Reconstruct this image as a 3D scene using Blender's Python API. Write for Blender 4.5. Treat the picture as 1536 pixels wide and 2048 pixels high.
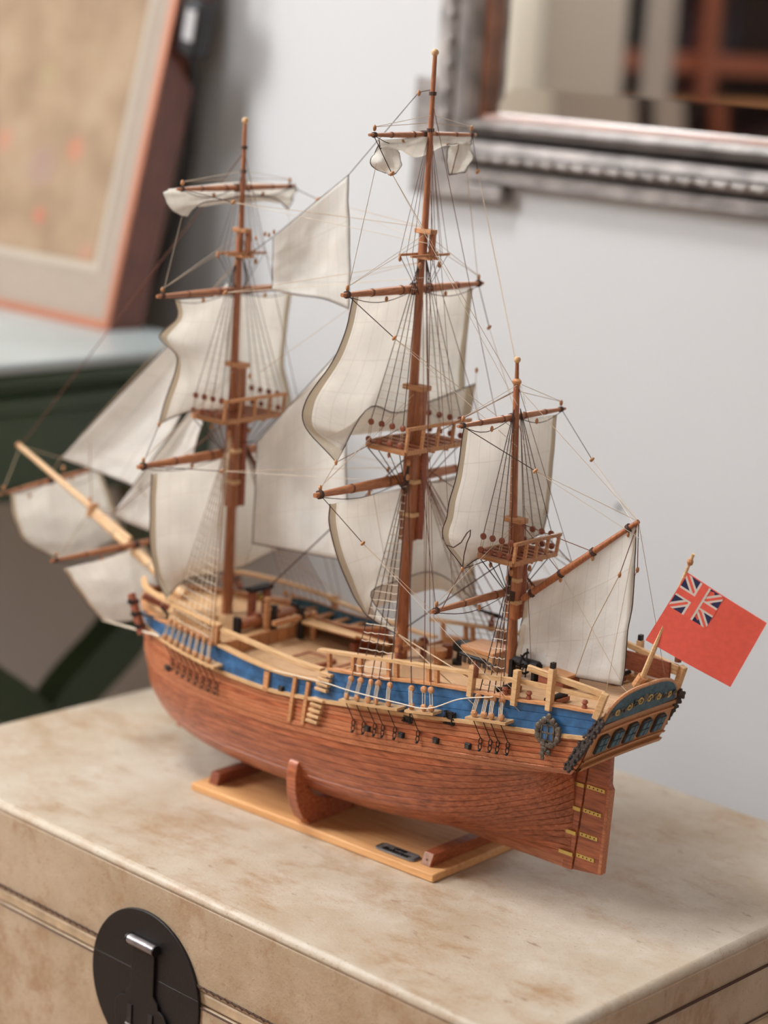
import bpy, bmesh, math, random
import numpy as np
from mathutils import Vector, Matrix

for o in list(bpy.data.objects):
    bpy.data.objects.remove(o, do_unlink=True)
SC = bpy.context.scene
COL = SC.collection
R = math.radians
random.seed(7)
TOP = 0.50                       # height of the chest lid above the floor

# ------------------------------------------------------------------ camera
FPX = 4230.0
PITCH, ROLL, YAW = R(13.0), R(3.5), R(42.4)
CAM = np.array([0.0, 0.0, 0.66 + TOP])
_r = np.array([math.cos(YAW), math.sin(YAW), 0.0])
_g = np.array([-math.sin(YAW), math.cos(YAW), 0.0])
_z = np.array([0.0, 0.0, 1.0])
FW = _g * math.cos(PITCH) - _z * math.sin(PITCH)
_dn = -(_z * math.cos(PITCH) + _g * math.sin(PITCH))
XI = math.cos(ROLL) * _r - math.sin(ROLL) * _dn
YI = math.sin(ROLL) * _r + math.cos(ROLL) * _dn
cam_d = bpy.data.cameras.new('camera')
cam = bpy.data.objects.new('camera', cam_d)
COL.objects.link(cam)
cam_d.sensor_fit = 'VERTICAL'
cam_d.sensor_height = 36.0
cam_d.sensor_width = 27.0
cam_d.lens = FPX / 2048.0 * 36.0
cam_d.clip_start = 0.05
m = Matrix.Identity(4)
for i in range(3):
    m[i][0], m[i][1], m[i][2], m[i][3] = XI[i], -YI[i], -FW[i], CAM[i]
cam.matrix_world = m
cam_d.dof.use_dof = True
cam_d.dof.focus_distance = 1.60
cam_d.dof.aperture_fstop = 3.1
cam_d.dof.aperture_blades = 0
SC.camera = cam

# ------------------------------------------------------------------ light
w = bpy.data.worlds.new('world'); SC.world = w; w.use_nodes = True
w.node_tree.nodes['Background'].inputs[0].default_value = (0.75, 0.83, 1.0, 1)
w.node_tree.nodes['Background'].inputs[1].default_value = 0.6
SC.view_settings.view_transform = 'Standard'
SC.view_settings.look = 'None'
SC.view_settings.exposure = 0.0
SC.view_settings.gamma = 1.0
SC.view_settings.use_curve_mapping = False

def area(name, loc, target, sx, sy, power, color):
    d = bpy.data.lights.new(name, 'AREA'); d.shape = 'RECTANGLE'
    d.size, d.size_y, d.energy, d.color = sx, sy, power, color
    o = bpy.data.objects.new(name, d); COL.objects.link(o)
    o.location = loc
    o.rotation_euler = (Vector(target) - Vector(loc)).to_track_quat('-Z', 'Y').to_euler()
    return o
# daylight through the tall window in the left wall; rear lamp is added fill
area('window_daylight', (-3.27, -0.65, 2.40), (-1.2, 1.2, 0.95), 0.95, 1.3, 104.0, (0.97, 0.985, 1.0))
area('rear_fill_light', (0.85, -2.05, 1.68), (-0.8, 1.2, 0.9), 1.35, 1.3, 16.0, (1.0, 0.95, 0.90))  # fill lamp added behind the camera, not a known source
area('rooflight_daylight', (-2.15, 0.15, 3.73), (-2.0, 0.25, 0.0), 0.9, 0.9, 84.0, (0.96, 0.98, 1.0))

# ------------------------------------------------------------------ mesh helpers
class MB:
    def __init__(s): s.v = []; s.f = []; s.uv = None
    def add(s, vs, fs):
        b = len(s.v); s.v += [tuple(map(float, p)) for p in vs]; s.f += [tuple(b + i for i in f) for f in fs]; return s
    def box(s, c, d, rot=None):
        hx, hy, hz = d[0] / 2, d[1] / 2, d[2] / 2
        vs = [Vector((x, y, z)) for x in (-hx, hx) for y in (-hy, hy) for z in (-hz, hz)]
        if rot is not None: vs = [rot @ p for p in vs]
        return s.add([p + Vector(c) for p in vs], [(0, 1, 3, 2), (4, 6, 7, 5), (0, 4, 5, 1), (2, 3, 7, 6), (0, 2, 6, 4), (1, 5, 7, 3)])
    def bar(s, a, b, wd, ht, up=(0, 0, 1)):
        a, b = Vector(a), Vector(b); d = (b - a).normalized(); up = Vector(up)
        sd = d.cross(up).normalized(); u = sd.cross(d)
        vs = [p + sd * (i * wd / 2) + u * (j * ht / 2) for p in (a, b) for i, j in ((-1, -1), (1, -1), (1, 1), (-1, 1))]
        return s.add(vs, [(3, 2, 1, 0), (4, 5, 6, 7), (0, 1, 5, 4), (1, 2, 6, 5), (2, 3, 7, 6), (3, 0, 4, 7)])
    def tube(s, pts, rad, n=8, cap=True, closed=False):
        pts = [Vector(p) for p in pts]; k = len(pts)
        rad = list(rad) if hasattr(rad, '__len__') else [rad] * k
        t0 = (pts[1] - pts[0]).normalized()
        ref = Vector((0, 0, 1)) if abs(t0.z) < .9 else Vector((1, 0, 0))
        nrm = t0.cross(ref).normalized(); vs = []
        for i, p in enumerate(pts):
            if closed: t = (pts[(i + 1) % k] - pts[i - 1]).normalized()
            else: t = (pts[min(i + 1, k - 1)] - pts[max(i - 1, 0)]).normalized()
            nrm = (nrm - t * nrm.dot(t)).normalized(); bn = t.cross(nrm)
            for j in range(n):
                a = 2 * math.pi * j / n
                vs.append(p + (nrm * math.cos(a) + bn * math.sin(a)) * rad[i])
        fs = [(i * n + j, i * n + (j + 1) % n, (i + 1) * n + (j + 1) % n, (i + 1) * n + j) for i in range(k - 1) for j in range(n)]
        if closed: fs += [((k - 1) * n + j, (k - 1) * n + (j + 1) % n, (j + 1) % n, j) for j in range(n)]
        elif cap: fs += [tuple(reversed(range(n))), tuple((k - 1) * n + j for j in range(n))]
        return s.add(vs, fs)
    def lathe(s, a, b, prof, n=16):
        """prof: list of (t along a-b in metres, radius)"""
        a, b = Vector(a), Vector(b); d = (b - a).normalized()
        return s.tube([a + d * t for t, _ in prof], [max(r, 1e-5) for _, r in prof], n)
    def prism(s, poly, ax0, ax1, nrm, org, th):
        """poly in 2D (ax0, ax1) extruded by th along nrm from org"""
        ax0, ax1, nrm, org = Vector(ax0), Vector(ax1), Vector(nrm), Vector(org); k = len(poly)
        lo = [org + ax0 * x + ax1 * y for x, y in poly]; hi = [p + nrm * th for p in lo]
        return s.add(lo + hi, [tuple(reversed(range(k))), tuple(range(k, 2 * k))] + [(i, (i + 1) % k, k + (i + 1) % k, k + i) for i in range(k)])
    def grid(s, P, flip=False):
        nr, nc = len(P), len(P[0])
        fs = [(i * nc + j, i * nc + j + 1, (i + 1) * nc + j + 1, (i + 1) * nc + j) for i in range(nr - 1) for j in range(nc - 1)]
        if flip: fs = [f[::-1] for f in fs]
        return s.add([p for row in P for p in row], fs)
    def ball(s, c, r, n=10, sc=(1, 1, 1)):
        c = Vector(c); vs = []; m_ = n // 2
        for i in range(m_ + 1):
            th = math.pi * i / m_
            for j in range(n):
                ph = 2 * math.pi * j / n
                vs.append((c.x + sc[0] * r * math.sin(th) * math.cos(ph), c.y + sc[1] * r * math.sin(th) * math.sin(ph), c.z + sc[2] * r * math.cos(th)))
        return s.add(vs, [(i * n + j, (i + 1) * n + j, (i + 1) * n + (j + 1) % n, i * n + (j + 1) % n) for i in range(m_) for j in range(n)])
    def mesh(s, name, mat, smooth=False, angle=None):
        me = bpy.data.meshes.new(name); me.from_pydata(s.v, [], s.f)
        me.validate(); me.update()
        bm = bmesh.new(); bm.from_mesh(me); bmesh.ops.recalc_face_normals(bm, faces=bm.faces) if not s.uv else None
        bm.to_mesh(me); bm.free()
        if mat is not None: me.materials.append(mat)
        if smooth:
            me.polygons.foreach_set('use_smooth', [True] * len(me.polygons))
            if angle: me.set_sharp_from_angle(angle=R(angle))
        return me
    def build(s, name, mat, parent=None, smooth=False, angle=35, bevel=0, loc=None, rot=None):
        o = bpy.data.objects.new(name, s.mesh(name, mat, smooth or bevel > 0, angle)); COL.objects.link(o)
        if parent: o.parent = parent
        if loc is not None: o.location = loc
        if rot is not None: o.rotation_euler = rot
        if bevel:
            b = o.modifiers.new('edge', 'BEVEL'); b.width = bevel; b.segments = 2; b.limit_method = 'ANGLE'; b.angle_limit = R(40)
        return o
def empty(name, loc=(0, 0, 0), rz=0):
    o = bpy.data.objects.new(name, None); COL.objects.link(o); o.location = loc; o.rotation_euler = (0, 0, rz); o.empty_display_size = .05; return o
def tag(o, label=None, cat=None, group=None, kind=None):
    if label: o['label'] = label
    if cat: o['category'] = cat
    if group: o['group'] = group
    if kind: o['kind'] = kind
    return o
def inst(me, name, parent, loc=(0, 0, 0), rot=(0, 0, 0), sc=(1, 1, 1)):
    o = bpy.data.objects.new(name, me); COL.objects.link(o); o.parent = parent
    o.location = loc; o.rotation_euler = rot; o.scale = sc; return o
def pl(xs, ys):
    xs = np.array(xs, float); ys = np.array(ys, float); h = np.diff(xs); d = np.diff(ys) / h
    mm = np.zeros(len(xs)); mm[0], mm[-1] = d[0], d[-1]
    for i in range(1, len(xs) - 1):
        if d[i - 1] * d[i] > 0:
            w1, w2 = 2 * h[i] + h[i - 1], h[i] + 2 * h[i - 1]
            mm[i] = (w1 + w2) / (w1 / d[i - 1] + w2 / d[i])
    def fn(x):
        x = min(max(x, xs[0]), xs[-1]); i = min(max(int(np.searchsorted(xs, x)) - 1, 0), len(h) - 1)
        t = (x - xs[i]) / h[i]
        return float((2 * t**3 - 3 * t**2 + 1) * ys[i] + (t**3 - 2 * t**2 + t) * h[i] * mm[i] + (-2 * t**3 + 3 * t**2) * ys[i + 1] + (t**3 - t**2) * h[i] * mm[i + 1])
    return fn

# ------------------------------------------------------------------ materials
def newmat(name):
    mt = bpy.data.materials.new(name); mt.use_nodes = True
    nt = mt.node_tree; b = nt.nodes['Principled BSDF']; return mt, nt, b
def N(nt, t, **kw):
    n = nt.nodes.new(t)
    for k, v in kw.items(): setattr(n, k, v)
    return n
def ramp(nt, stops):
    r = N(nt, 'ShaderNodeValToRGB'); e = r.color_ramp.elements
    while len(e) < len(stops): e.new(.5)
    for i, (p, c) in enumerate(stops): e[i].position = p; e[i].color = (*c, 1)
    return r
def plain(name, c, rough=.5, metal=0, spec=.5, bump=0, bscale=200, var=0):
    mt, nt, b = newmat(name)
    b.inputs['Base Color'].default_value = (*c, 1); b.inputs['Roughness'].default_value = rough
    b.inputs['Metallic'].default_value = metal; b.inputs['Specular IOR Level'].default_value = spec
    tc = N(nt, 'ShaderNodeTexCoord')
    if var:
        nz = N(nt, 'ShaderNodeTexNoise'); nz.inputs['Scale'].default_value = bscale * .25; nz.inputs['Detail'].default_value = 6
        nt.links.new(tc.outputs['Object'], nz.inputs['Vector'])
        rp = ramp(nt, [(.3, tuple(x * (1 - var) for x in c)), (.7, tuple(min(1, x * (1 + var)) for x in c))])
        nt.links.new(nz.outputs['Fac'], rp.inputs[0]); nt.links.new(rp.outputs[0], b.inputs['Base Color'])
    if bump:
        nz = N(nt, 'ShaderNodeTexNoise'); nz.inputs['Scale'].default_value = bscale; nz.inputs['Detail'].default_value = 5
        nt.links.new(tc.outputs['Object'], nz.inputs['Vector'])
        bp = N(nt, 'ShaderNodeBump'); bp.inputs['Strength'].default_value = bump; bp.inputs['Distance'].default_value = .001
        nt.links.new(nz.outputs['Fac'], bp.inputs['Height']); nt.links.new(bp.outputs[0], b.inputs['Normal'])
    return mt
def wood(name, dark, mid, light, stretch=(1, 14, 14), scale=60, rough=.45, bump=.15, coat=0, randv=.25):
    mt, nt, b = newmat(name); tc = N(nt, 'ShaderNodeTexCoord')
    oi = N(nt, 'ShaderNodeObjectInfo')
    off = N(nt, 'ShaderNodeVectorMath', operation='SCALE'); off.inputs[0].default_value = (3.1, 5.7, 2.3)
    nt.links.new(oi.outputs['Random'], off.inputs['Scale'])
    ad = N(nt, 'ShaderNodeVectorMath', operation='ADD')
    nt.links.new(tc.outputs['Object'], ad.inputs[0]); nt.links.new(off.outputs[0], ad.inputs[1])
    mp = N(nt, 'ShaderNodeMapping'); mp.inputs['Scale'].default_value = stretch
    nt.links.new(ad.outputs[0], mp.inputs[0])
    nz = N(nt, 'ShaderNodeTexNoise'); nz.inputs['Scale'].default_value = scale; nz.inputs['Detail'].default_value = 8; nz.inputs['Roughness'].default_value = .65; nz.inputs['Distortion'].default_value = .3
    nt.links.new(mp.outputs[0], nz.inputs['Vector'])
    rp = ramp(nt, [(.30, dark), (.5, mid), (.72, light)]); nt.links.new(nz.outputs['Fac'], rp.inputs[0])
    hs = N(nt, 'ShaderNodeHueSaturation')
    mr = N(nt, 'ShaderNodeMapRange'); mr.inputs['To Min'].default_value = 1 - randv; mr.inputs['To Max'].default_value = 1 + randv
    nt.links.new(oi.outputs['Random'], mr.inputs['Value']); nt.links.new(mr.outputs[0], hs.inputs['Value'])
    nt.links.new(rp.outputs[0], hs.inputs['Color']); nt.links.new(hs.outputs[0], b.inputs['Base Color'])
    b.inputs['Roughness'].default_value = rough
    b.inputs['Coat Weight'].default_value = coat; b.inputs['Coat Roughness'].default_value = .25
    bp = N(nt, 'ShaderNodeBump'); bp.inputs['Strength'].default_value = bump; bp.inputs['Distance'].default_value = .0006
    nt.links.new(nz.outputs['Fac'], bp.inputs['Height']); nt.links.new(bp.outputs[0], b.inputs['Normal'])
    return mt
M = {}
M['hull'] = wood('hull_mahogany', (.13, .030, .011), (.37, .097, .035), (.56, .178, .074), stretch=(1, 11, 11), scale=38, coat=.25, rough=.42, randv=.14)
M['wale'] = wood('wale_wood', (.27, .078, .030), (.46, .152, .062), (.58, .225, .105), coat=.2, randv=.08)
M['mast'] = wood('mast_wood', (.22, .065, .024), (.36, .125, .048), (.48, .19, .08), stretch=(10, 10, 1), scale=80, randv=.1, coat=.2)
M['yard'] = wood('yard_wood', (.25, .080, .03), (.40, .155, .065), (.54, .25, .11), stretch=(10, 1, 10), scale=80, randv=.1, coat=.15)
M['pale'] = wood('pale_limewood', (.46, .25, .11), (.62, .375, .18), (.72, .48, .255), scale=50, randv=.08)
M['pole'] = wood('bowsprit_wood', (.50, .28, .13), (.67, .42, .21), (.78, .54, .30), scale=50, randv=.06)
M['tan'] = wood('tan_wood', (.34, .14, .055), (.50, .23, .095), (.62, .32, .15), scale=60, randv=.15)
M['redwood'] = wood('red_wood', (.16, .040, .020), (.27, .075, .036), (.36, .115, .055), scale=60, randv=.1)
M['deck'] = wood('deck_wood', (.42, .24, .12), (.55, .34, .18), (.64, .42, .24), scale=60, randv=.05)
M['oak'] = wood('stand_board_wood', (.55, .26, .09), (.68, .35, .14), (.76, .43, .19), scale=14, rough=.62, coat=0, bump=.05, randv=0)
M['blue'] = plain('blue_paint', (.036, .122, .265), rough=.32, spec=.6, bump=.25, bscale=500, var=.35)
M['teal'] = plain('teal_paint', (.035, .10, .14), rough=.45, bump=.6, bscale=700, var=.5)
M['black'] = plain('blackened_metal', (.018, .015, .015), rough=.45, metal=.4, bump=.3, bscale=900)
M['pewter'] = plain('carved_pewter', (.16, .135, .11), rough=.42, metal=.7, bump=.6, bscale=700, var=.5)
M['darkcarve'] = plain('dark_carving', (.055, .042, .038), rough=.5, metal=.3, bump=.8, bscale=800, var=.5)
M['gilt'] = plain('gilt', (.55, .36, .13), rough=.4, metal=.6)
M['brass'] = plain('brass', (.62, .44, .14), rough=.4, metal=.85)
M['rope_tan'] = plain('tan_rope', (.50, .36, .23), rough=.85)
M['rope_pale'] = plain('pale_rope', (.68, .58, .46), rough=.85)
M['rope_lan'] = plain('lanyard_rope', (.52, .42, .32), rough=.85)
M['rope_brown'] = plain('brown_rope', (.19, .075, .045), rough=.85)
M['rope_dark'] = plain('dark_rope', (.075, .04, .03), rough=.85)
M['bronze_gun'] = plain('dark_iron', (.03, .028, .028), rough=.4, metal=.6)
def cloth(name, c, trans=.62, seams=True):
    mt, nt, b = newmat(name)
    uv = N(nt, 'ShaderNodeUVMap'); nz = N(nt, 'ShaderNodeTexNoise'); nz.inputs['Scale'].default_value = 28; nz.inputs['Detail'].default_value = 6
    nt.links.new(uv.outputs[0], nz.inputs['Vector'])
    rp = ramp(nt, [(.3, tuple(x * .88 for x in c)), (.7, c)]); nt.links.new(nz.outputs['Fac'], rp.inputs[0])
    col = rp.outputs[0]
    if seams:
        sx = N(nt, 'ShaderNodeSeparateXYZ'); nt.links.new(uv.outputs[0], sx.inputs[0])
        def line(o, per, wd):
            a = N(nt, 'ShaderNodeMath', operation='MODULO'); a.inputs[1].default_value = per; nt.links.new(o, a.inputs[0])
            l = N(nt, 'ShaderNodeMath', operation='LESS_THAN'); l.inputs[1].default_value = wd; nt.links.new(a.outputs[0], l.inputs[0]); return l.outputs[0]
        mx = N(nt, 'ShaderNodeMath', operation='MAXIMUM')
        nt.links.new(line(sx.outputs[0], .0125, .0005), mx.inputs[0]); nt.links.new(line(sx.outputs[1], .036, .0005), mx.inputs[1])
        sc_ = N(nt, 'ShaderNodeMath', operation='MULTIPLY'); sc_.inputs[1].default_value = .22; nt.links.new(mx.outputs[0], sc_.inputs[0])
        mix = N(nt, 'ShaderNodeMix', data_type='RGBA'); nt.links.new(sc_.outputs[0], mix.inputs[0]); nt.links.new(col, mix.inputs[6]); mix.inputs[7].default_value = (.42, .33, .25, 1); col = mix.outputs[2]
    nt.links.new(col, b.inputs['Base Color']); b.inputs['Roughness'].default_value = .9; b.inputs['Specular IOR Level'].default_value = .1
    wv = N(nt, 'ShaderNodeTexNoise'); wv.inputs['Scale'].default_value = 160; wv.inputs['Detail'].default_value = 4; nt.links.new(uv.outputs[0], wv.inputs['Vector'])
    bp = N(nt, 'ShaderNodeBump'); bp.inputs['Strength'].default_value = .35; bp.inputs['Distance'].default_value = .0012
    nt.links.new(wv.outputs['Fac'], bp.inputs['Height']); nt.links.new(bp.outputs[0], b.inputs['Normal'])
    tl = N(nt, 'ShaderNodeBsdfTranslucent'); nt.links.new(col, tl.inputs[0]); nt.links.new(bp.outputs[0], tl.inputs['Normal'])
    ms = N(nt, 'ShaderNodeMixShader'); ms.inputs[0].default_value = trans
    nt.links.new(b.outputs[0], ms.inputs[1]); nt.links.new(tl.outputs[0], ms.inputs[2])
    nt.links.new(ms.outputs[0], nt.nodes['Material Output'].inputs[0])
    return mt
M['sail'] = cloth('sail_cotton', (.95, .925, .88))
M['hem'] = cloth('sail_hem', (.80, .71, .57), .4, False)
M['wall'] = plain('wall_plaster', (.555, .55, .548), rough=.85, bump=.08, bscale=60)
M['wallcream'] = plain('cream_plaster', (.78, .73, .62), rough=.85, bump=.08, bscale=60)
M['walldim'] = plain('taupe_plaster', (.40, .35, .31), rough=.85, bump=.08, bscale=60)
M['ceil'] = plain('ceiling_paint', (.46, .44, .41), rough=.9, bump=.05, bscale=40)
M['floor'] = wood('floor_boards_wood', (.16, .09, .05), (.26, .15, .085), (.34, .21, .12), stretch=(1, 8, 8), scale=7)
M['winwhite'] = plain('window_paint', (.8, .79, .76), rough=.5, bump=.05)
M['green'] = plain('green_paint', (.034, .056, .025), rough=.38, bump=.15, bscale=30, var=.25)
M['tabletop'] = plain('pale_painted_top', (.36, .40, .395), rough=.30, bump=.05, bscale=20, var=.15)
M['frame_red'] = wood('picture_frame_wood', (.085, .022, .010), (.14, .036, .017), (.19, .055, .027), stretch=(6, 6, 1), scale=20, rough=.35, coat=.3, randv=0)
M['frame_lip'] = plain('copper_lip', (.40, .15, .085), rough=.35, metal=.35, bump=.1)
M['mat'] = plain('mount_board', (.315, .25, .20), rough=.9, bump=.1, bscale=300, var=.04)
M['matbevel'] = plain('mount_bevel', (.42, .35, .28), rough=.9, bump=.1)
M['silver'] = plain('tarnished_silver', (.27, .238, .222), rough=.52, metal=.35, bump=.5, bscale=120, var=.45)
M['silverdark'] = plain('dark_groove', (.045, .038, .036), rough=.5, metal=.3, bump=.4, bscale=120, var=.4)  # groove colour, darker than the rest of the frame
M['shellac'] = plain('shellac_strip', (.22, .085, .04), rough=.35, bump=.2, var=.4, bscale=90)
M['plastic'] = plain('black_plastic', (.012, .012, .014), rough=.35, bump=.02)
M['labelpaper'] = plain('grey_label', (.42, .40, .40), rough=.5, bump=.02)
M['darkwood'] = wood('bookcase_wood', (.022, .010, .010), (.038, .016, .014), (.055, .022, .018), stretch=(8, 8, 1), scale=12, randv=0)
M['screen'] = plain('beige_board', (.40, .345, .30), rough=.8, bump=.1, var=.06)
mt, nt, b = newmat('mirror_glass'); b.inputs['Base Color'].default_value = (.90, .90, .88, 1); b.inputs['Metallic'].default_value = 1; b.inputs['Roughness'].default_value = .015
tc = N(nt, 'ShaderNodeTexCoord'); nz = N(nt, 'ShaderNodeTexNoise'); nz.inputs['Scale'].default_value = 40; nt.links.new(tc.outputs['Object'], nz.inputs[0])
rp = ramp(nt, [(.0, (.012,) * 3), (1, (.03,) * 3)]); nt.links.new(nz.outputs[0], rp.inputs[0]); nt.links.new(rp.outputs[0], b.inputs['Roughness'])
M['mirror'] = mt
mt, nt, b = newmat('window_glass'); b.inputs['Base Color'].default_value = (.95, .97, 1, 1); b.inputs['Roughness'].default_value = .02; b.inputs['Transmission Weight'].default_value = 1; b.inputs['IOR'].default_value = 1.05
M['glass'] = mt

# parchment leather of the chest: cream hide, ochre stains, fine dark pores
def hide(name, base, light, stain, amount):
    mt, nt, b = newmat(name); tc = N(nt, 'ShaderNodeTexCoord')
    def noise(sc, det, ro=.6, st=None):
        n = N(nt, 'ShaderNodeTexNoise'); n.inputs['Scale'].default_value = sc; n.inputs['Detail'].default_value = det; n.inputs['Roughness'].default_value = ro
        if st:
            mp = N(nt, 'ShaderNodeMapping'); mp.inputs['Scale'].default_value = st; nt.links.new(tc.outputs['Object'], mp.inputs[0]); nt.links.new(mp.outputs[0], n.inputs[0])
        else: nt.links.new(tc.outputs['Object'], n.inputs[0])
        return n.outputs['Fac']
    r1 = ramp(nt, [(.32, base), (.62, light)]); nt.links.new(noise(8, 12, .72), r1.inputs[0])
    r2 = ramp(nt, [(.50, (0, 0, 0)), (.66, (1, 1, 1))]); nt.links.new(noise(13, 12, .78, (1, 1.7, 1)), r2.inputs[0])
    mu = N(nt, 'ShaderNodeMath', operation='MULTIPLY'); mu.inputs[1].default_value = amount; nt.links.new(r2.outputs[0], mu.inputs[0])
    mx = N(nt, 'ShaderNodeMix', data_type='RGBA'); nt.links.new(mu.outputs[0], mx.inputs[0]); nt.links.new(r1.outputs[0], mx.inputs[6]); mx.inputs[7].default_value = (*stain, 1)
    r3 = ramp(nt, [(.63, (0, 0, 0)), (.73, (.7, .7, .7))]); nt.links.new(noise(42, 6, .6, (1, 2.2, 1)), r3.inputs[0])
    mx2 = N(nt, 'ShaderNodeMix', data_type='RGBA'); nt.links.new(r3.outputs[0], mx2.inputs[0]); nt.links.new(mx.outputs[2], mx2.inputs[6]); mx2.inputs[7].default_value = (.23, .115, .055, 1)
    vo = N(nt, 'ShaderNodeTexNoise'); vo.inputs['Scale'].default_value = 420; vo.inputs['Detail'].default_value = 3; nt.links.new(tc.outputs['Object'], vo.inputs[0])
    r4 = ramp(nt, [(.62, (0, 0, 0)), (.72, (.5, .5, .5))]); nt.links.new(vo.outputs[0], r4.inputs[0])
    mx3 = N(nt, 'ShaderNodeMix', data_type='RGBA'); nt.links.new(r4.outputs[0], mx3.inputs[0]); nt.links.new(mx2.outputs[2], mx3.inputs[6]); mx3.inputs[7].default_value = (.27, .16, .09, 1)
    nt.links.new(mx3.outputs[2], b.inputs['Base Color']); b.inputs['Roughness'].default_value = .42; b.inputs['Specular IOR Level'].default_value = .45
    bp = N(nt, 'ShaderNodeBump'); bp.inputs['Strength'].default_value = .25; bp.inputs['Distance'].default_value = .001
    nt.links.new(vo.outputs[0], bp.inputs['Height']); nt.links.new(bp.outputs[0], b.inputs['Normal'])
    return mt
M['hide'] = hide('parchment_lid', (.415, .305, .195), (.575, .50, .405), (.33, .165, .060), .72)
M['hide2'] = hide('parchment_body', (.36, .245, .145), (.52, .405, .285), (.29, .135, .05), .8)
M['seam'] = plain('seam_thread', (.075, .035, .02), rough=.8, bump=.1)
M['piping'] = plain('leather_piping', (.55, .40, .25), rough=.5, bump=.3, bscale=300, var=.2)

# ------------------------------------------------------------------ room shell
XL, XR, YB, YF, ZC = -3.35, 1.9, 1.80, -2.15, 3.75
def slab(name, x0, x1, y0, y1, z0, z1, mat, parent=None, bevel=0):
    return MB().box(((x0 + x1) / 2, (y0 + y1) / 2, (z0 + z1) / 2), (x1 - x0, y1 - y0, z1 - z0)).build(name, mat, parent, bevel=bevel)
S_ = lambda o: tag(o, kind='structure')
S_(slab('floor', XL - .1, XR + .1, YF - .1, YB + .1, -.06, 0, M['floor']))
RX0, RX1, RY0, RY1 = -2.75, -1.55, -.45, .75
_ce = MB()
for (x0, x1, y0, y1) in ((XL - .1, RX0, YF - .1, YB + .1), (RX1, XR + .1, YF - .1, YB + .1), (RX0, RX1, YF - .1, RY0), (RX0, RX1, RY1, YB + .1)):
    _ce.box(((x0 + x1) / 2, (y0 + y1) / 2, ZC + .03), (x1 - x0, y1 - y0, .06))
S_(_ce.build('ceiling', M['ceil']))
S_(slab('wall_back', XL - .1, XR + .1, YB, YB + .1, 0, ZC, M['wall']))
S_(slab('wall_right', XR, XR + .1, YF, YB, 0, ZC, M['walldim']))
def holed_wall(name, mat, fn, a0, a1, h0, h1, lo, hi):
    mb = MB()
    for (p, q, z0, z1) in ((lo, a0, 0, ZC), (a1, hi, 0, ZC), (a0, a1, 0, h0), (a0, a1, h1, ZC)):
        c, d = fn((p + q) / 2, q - p); mb.box((c[0], c[1], (z0 + z1) / 2), (d[0], d[1], z1 - z0))
    return S_(mb.build(name, mat))
WY0, WY1, WZ0, WZ1 = -1.32, .02, 1.60, 3.20
holed_wall('wall_left', M['wallcream'], lambda c, l: ((XL - .05, c), (.1, l)), WY0, WY1, WZ0, WZ1, YF, YB)
holed_wall('wall_front', M['walldim'], lambda c, l: ((c, YF - .05), (l, .1)), .1, 1.6, .95, 2.4, XL, XR)
w1 = S_(MB().box((XL - .05, WY0 + .03, (WZ0 + WZ1) / 2), (.06, .06, WZ1 - WZ0)).box((XL - .05, WY1 - .03, (WZ0 + WZ1) / 2), (.06, .06, WZ1 - WZ0)).box((XL - .05, (WY0 + WY1) / 2, WZ0 + .03), (.06, WY1 - WY0, .06)).box((XL - .05, (WY0 + WY1) / 2, WZ1 - .03), (.06, WY1 - WY0, .06)).box((XL - .05, (WY0 + WY1) / 2, (WZ0 + WZ1) / 2), (.05, .04, WZ1 - WZ0)).build('window_1', M['winwhite']))
for i in (0, 1):
    slab('pane', XL - .053, XL - .047, [WY0 + .06, (WY0 + WY1) / 2 + .02][i], [(WY0 + WY1) / 2 - .02, WY1 - .06][i], WZ0 + .06, WZ1 - .06, M['glass'], w1)
w2 = S_(MB().box((.13, YF - .05, 1.675), (.06, .06, 1.45)).box((1.57, YF - .05, 1.675), (.06, .06, 1.45)).box((.85, YF - .05, .98), (1.5, .06, .06)).box((.85, YF - .05, 2.37), (1.5, .06, .06)).build('fill_window', M['winwhite']))  # unseen window added to go with the rear fill lamp
slab('pane', .16, 1.54, YF - .053, YF - .047, 1.01, 2.34, M['glass'], w2)
w3 = MB()
for (x0, x1, y0, y1) in ((RX0, RX0 + .05, RY0, RY1), (RX1 - .05, RX1, RY0, RY1), (RX0, RX1, RY0, RY0 + .05), (RX0, RX1, RY1 - .05, RY1)):
    w3.box(((x0 + x1) / 2, (y0 + y1) / 2, ZC + .04), (x1 - x0, y1 - y0, .05))
w3 = S_(w3.build('window_3', M['winwhite'])); slab('pane', RX0 + .05, RX1 - .05, RY0 + .05, RY1 - .05, ZC + .05, ZC + .056, M['glass'], w3)
S_(slab('baseboard_back', XL, XR, YB - .015, YB, 0, .10, M['winwhite']))

# ------------------------------------------------------------------ parchment chest
CX0, CX1, CY0, CY1 = -1.527, -.790, 1.034, 1.532
chest = tag(empty('storage_chest', ((CX0 + CX1) / 2, (CY0 + CY1) / 2, 0)), 'cream parchment-covered chest with black round lock carrying the model ship', 'chest')
cw, cd = CX1 - CX0, CY1 - CY0
LID = .078
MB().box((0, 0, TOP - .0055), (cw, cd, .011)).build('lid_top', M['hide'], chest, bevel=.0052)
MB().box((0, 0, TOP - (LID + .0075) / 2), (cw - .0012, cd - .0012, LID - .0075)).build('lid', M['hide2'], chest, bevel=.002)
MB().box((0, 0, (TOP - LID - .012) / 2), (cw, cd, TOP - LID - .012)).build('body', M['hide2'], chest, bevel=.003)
MB().box((0, 0, TOP - LID - .006), (cw - .004, cd - .004, .0104)).build('lid_rim', M['piping'], chest, bevel=.002)
mb = MB()
for zz in (TOP - .0735, TOP - LID - .0125):
    mb.tube([(-cw / 2 - .0002, -cd / 2 - .0002, zz), (cw / 2 + .0002, -cd / 2 - .0002, zz), (cw / 2 + .0002, cd / 2, zz)], .0008, 5)
mb.build('seam', M['seam'], chest)
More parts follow.
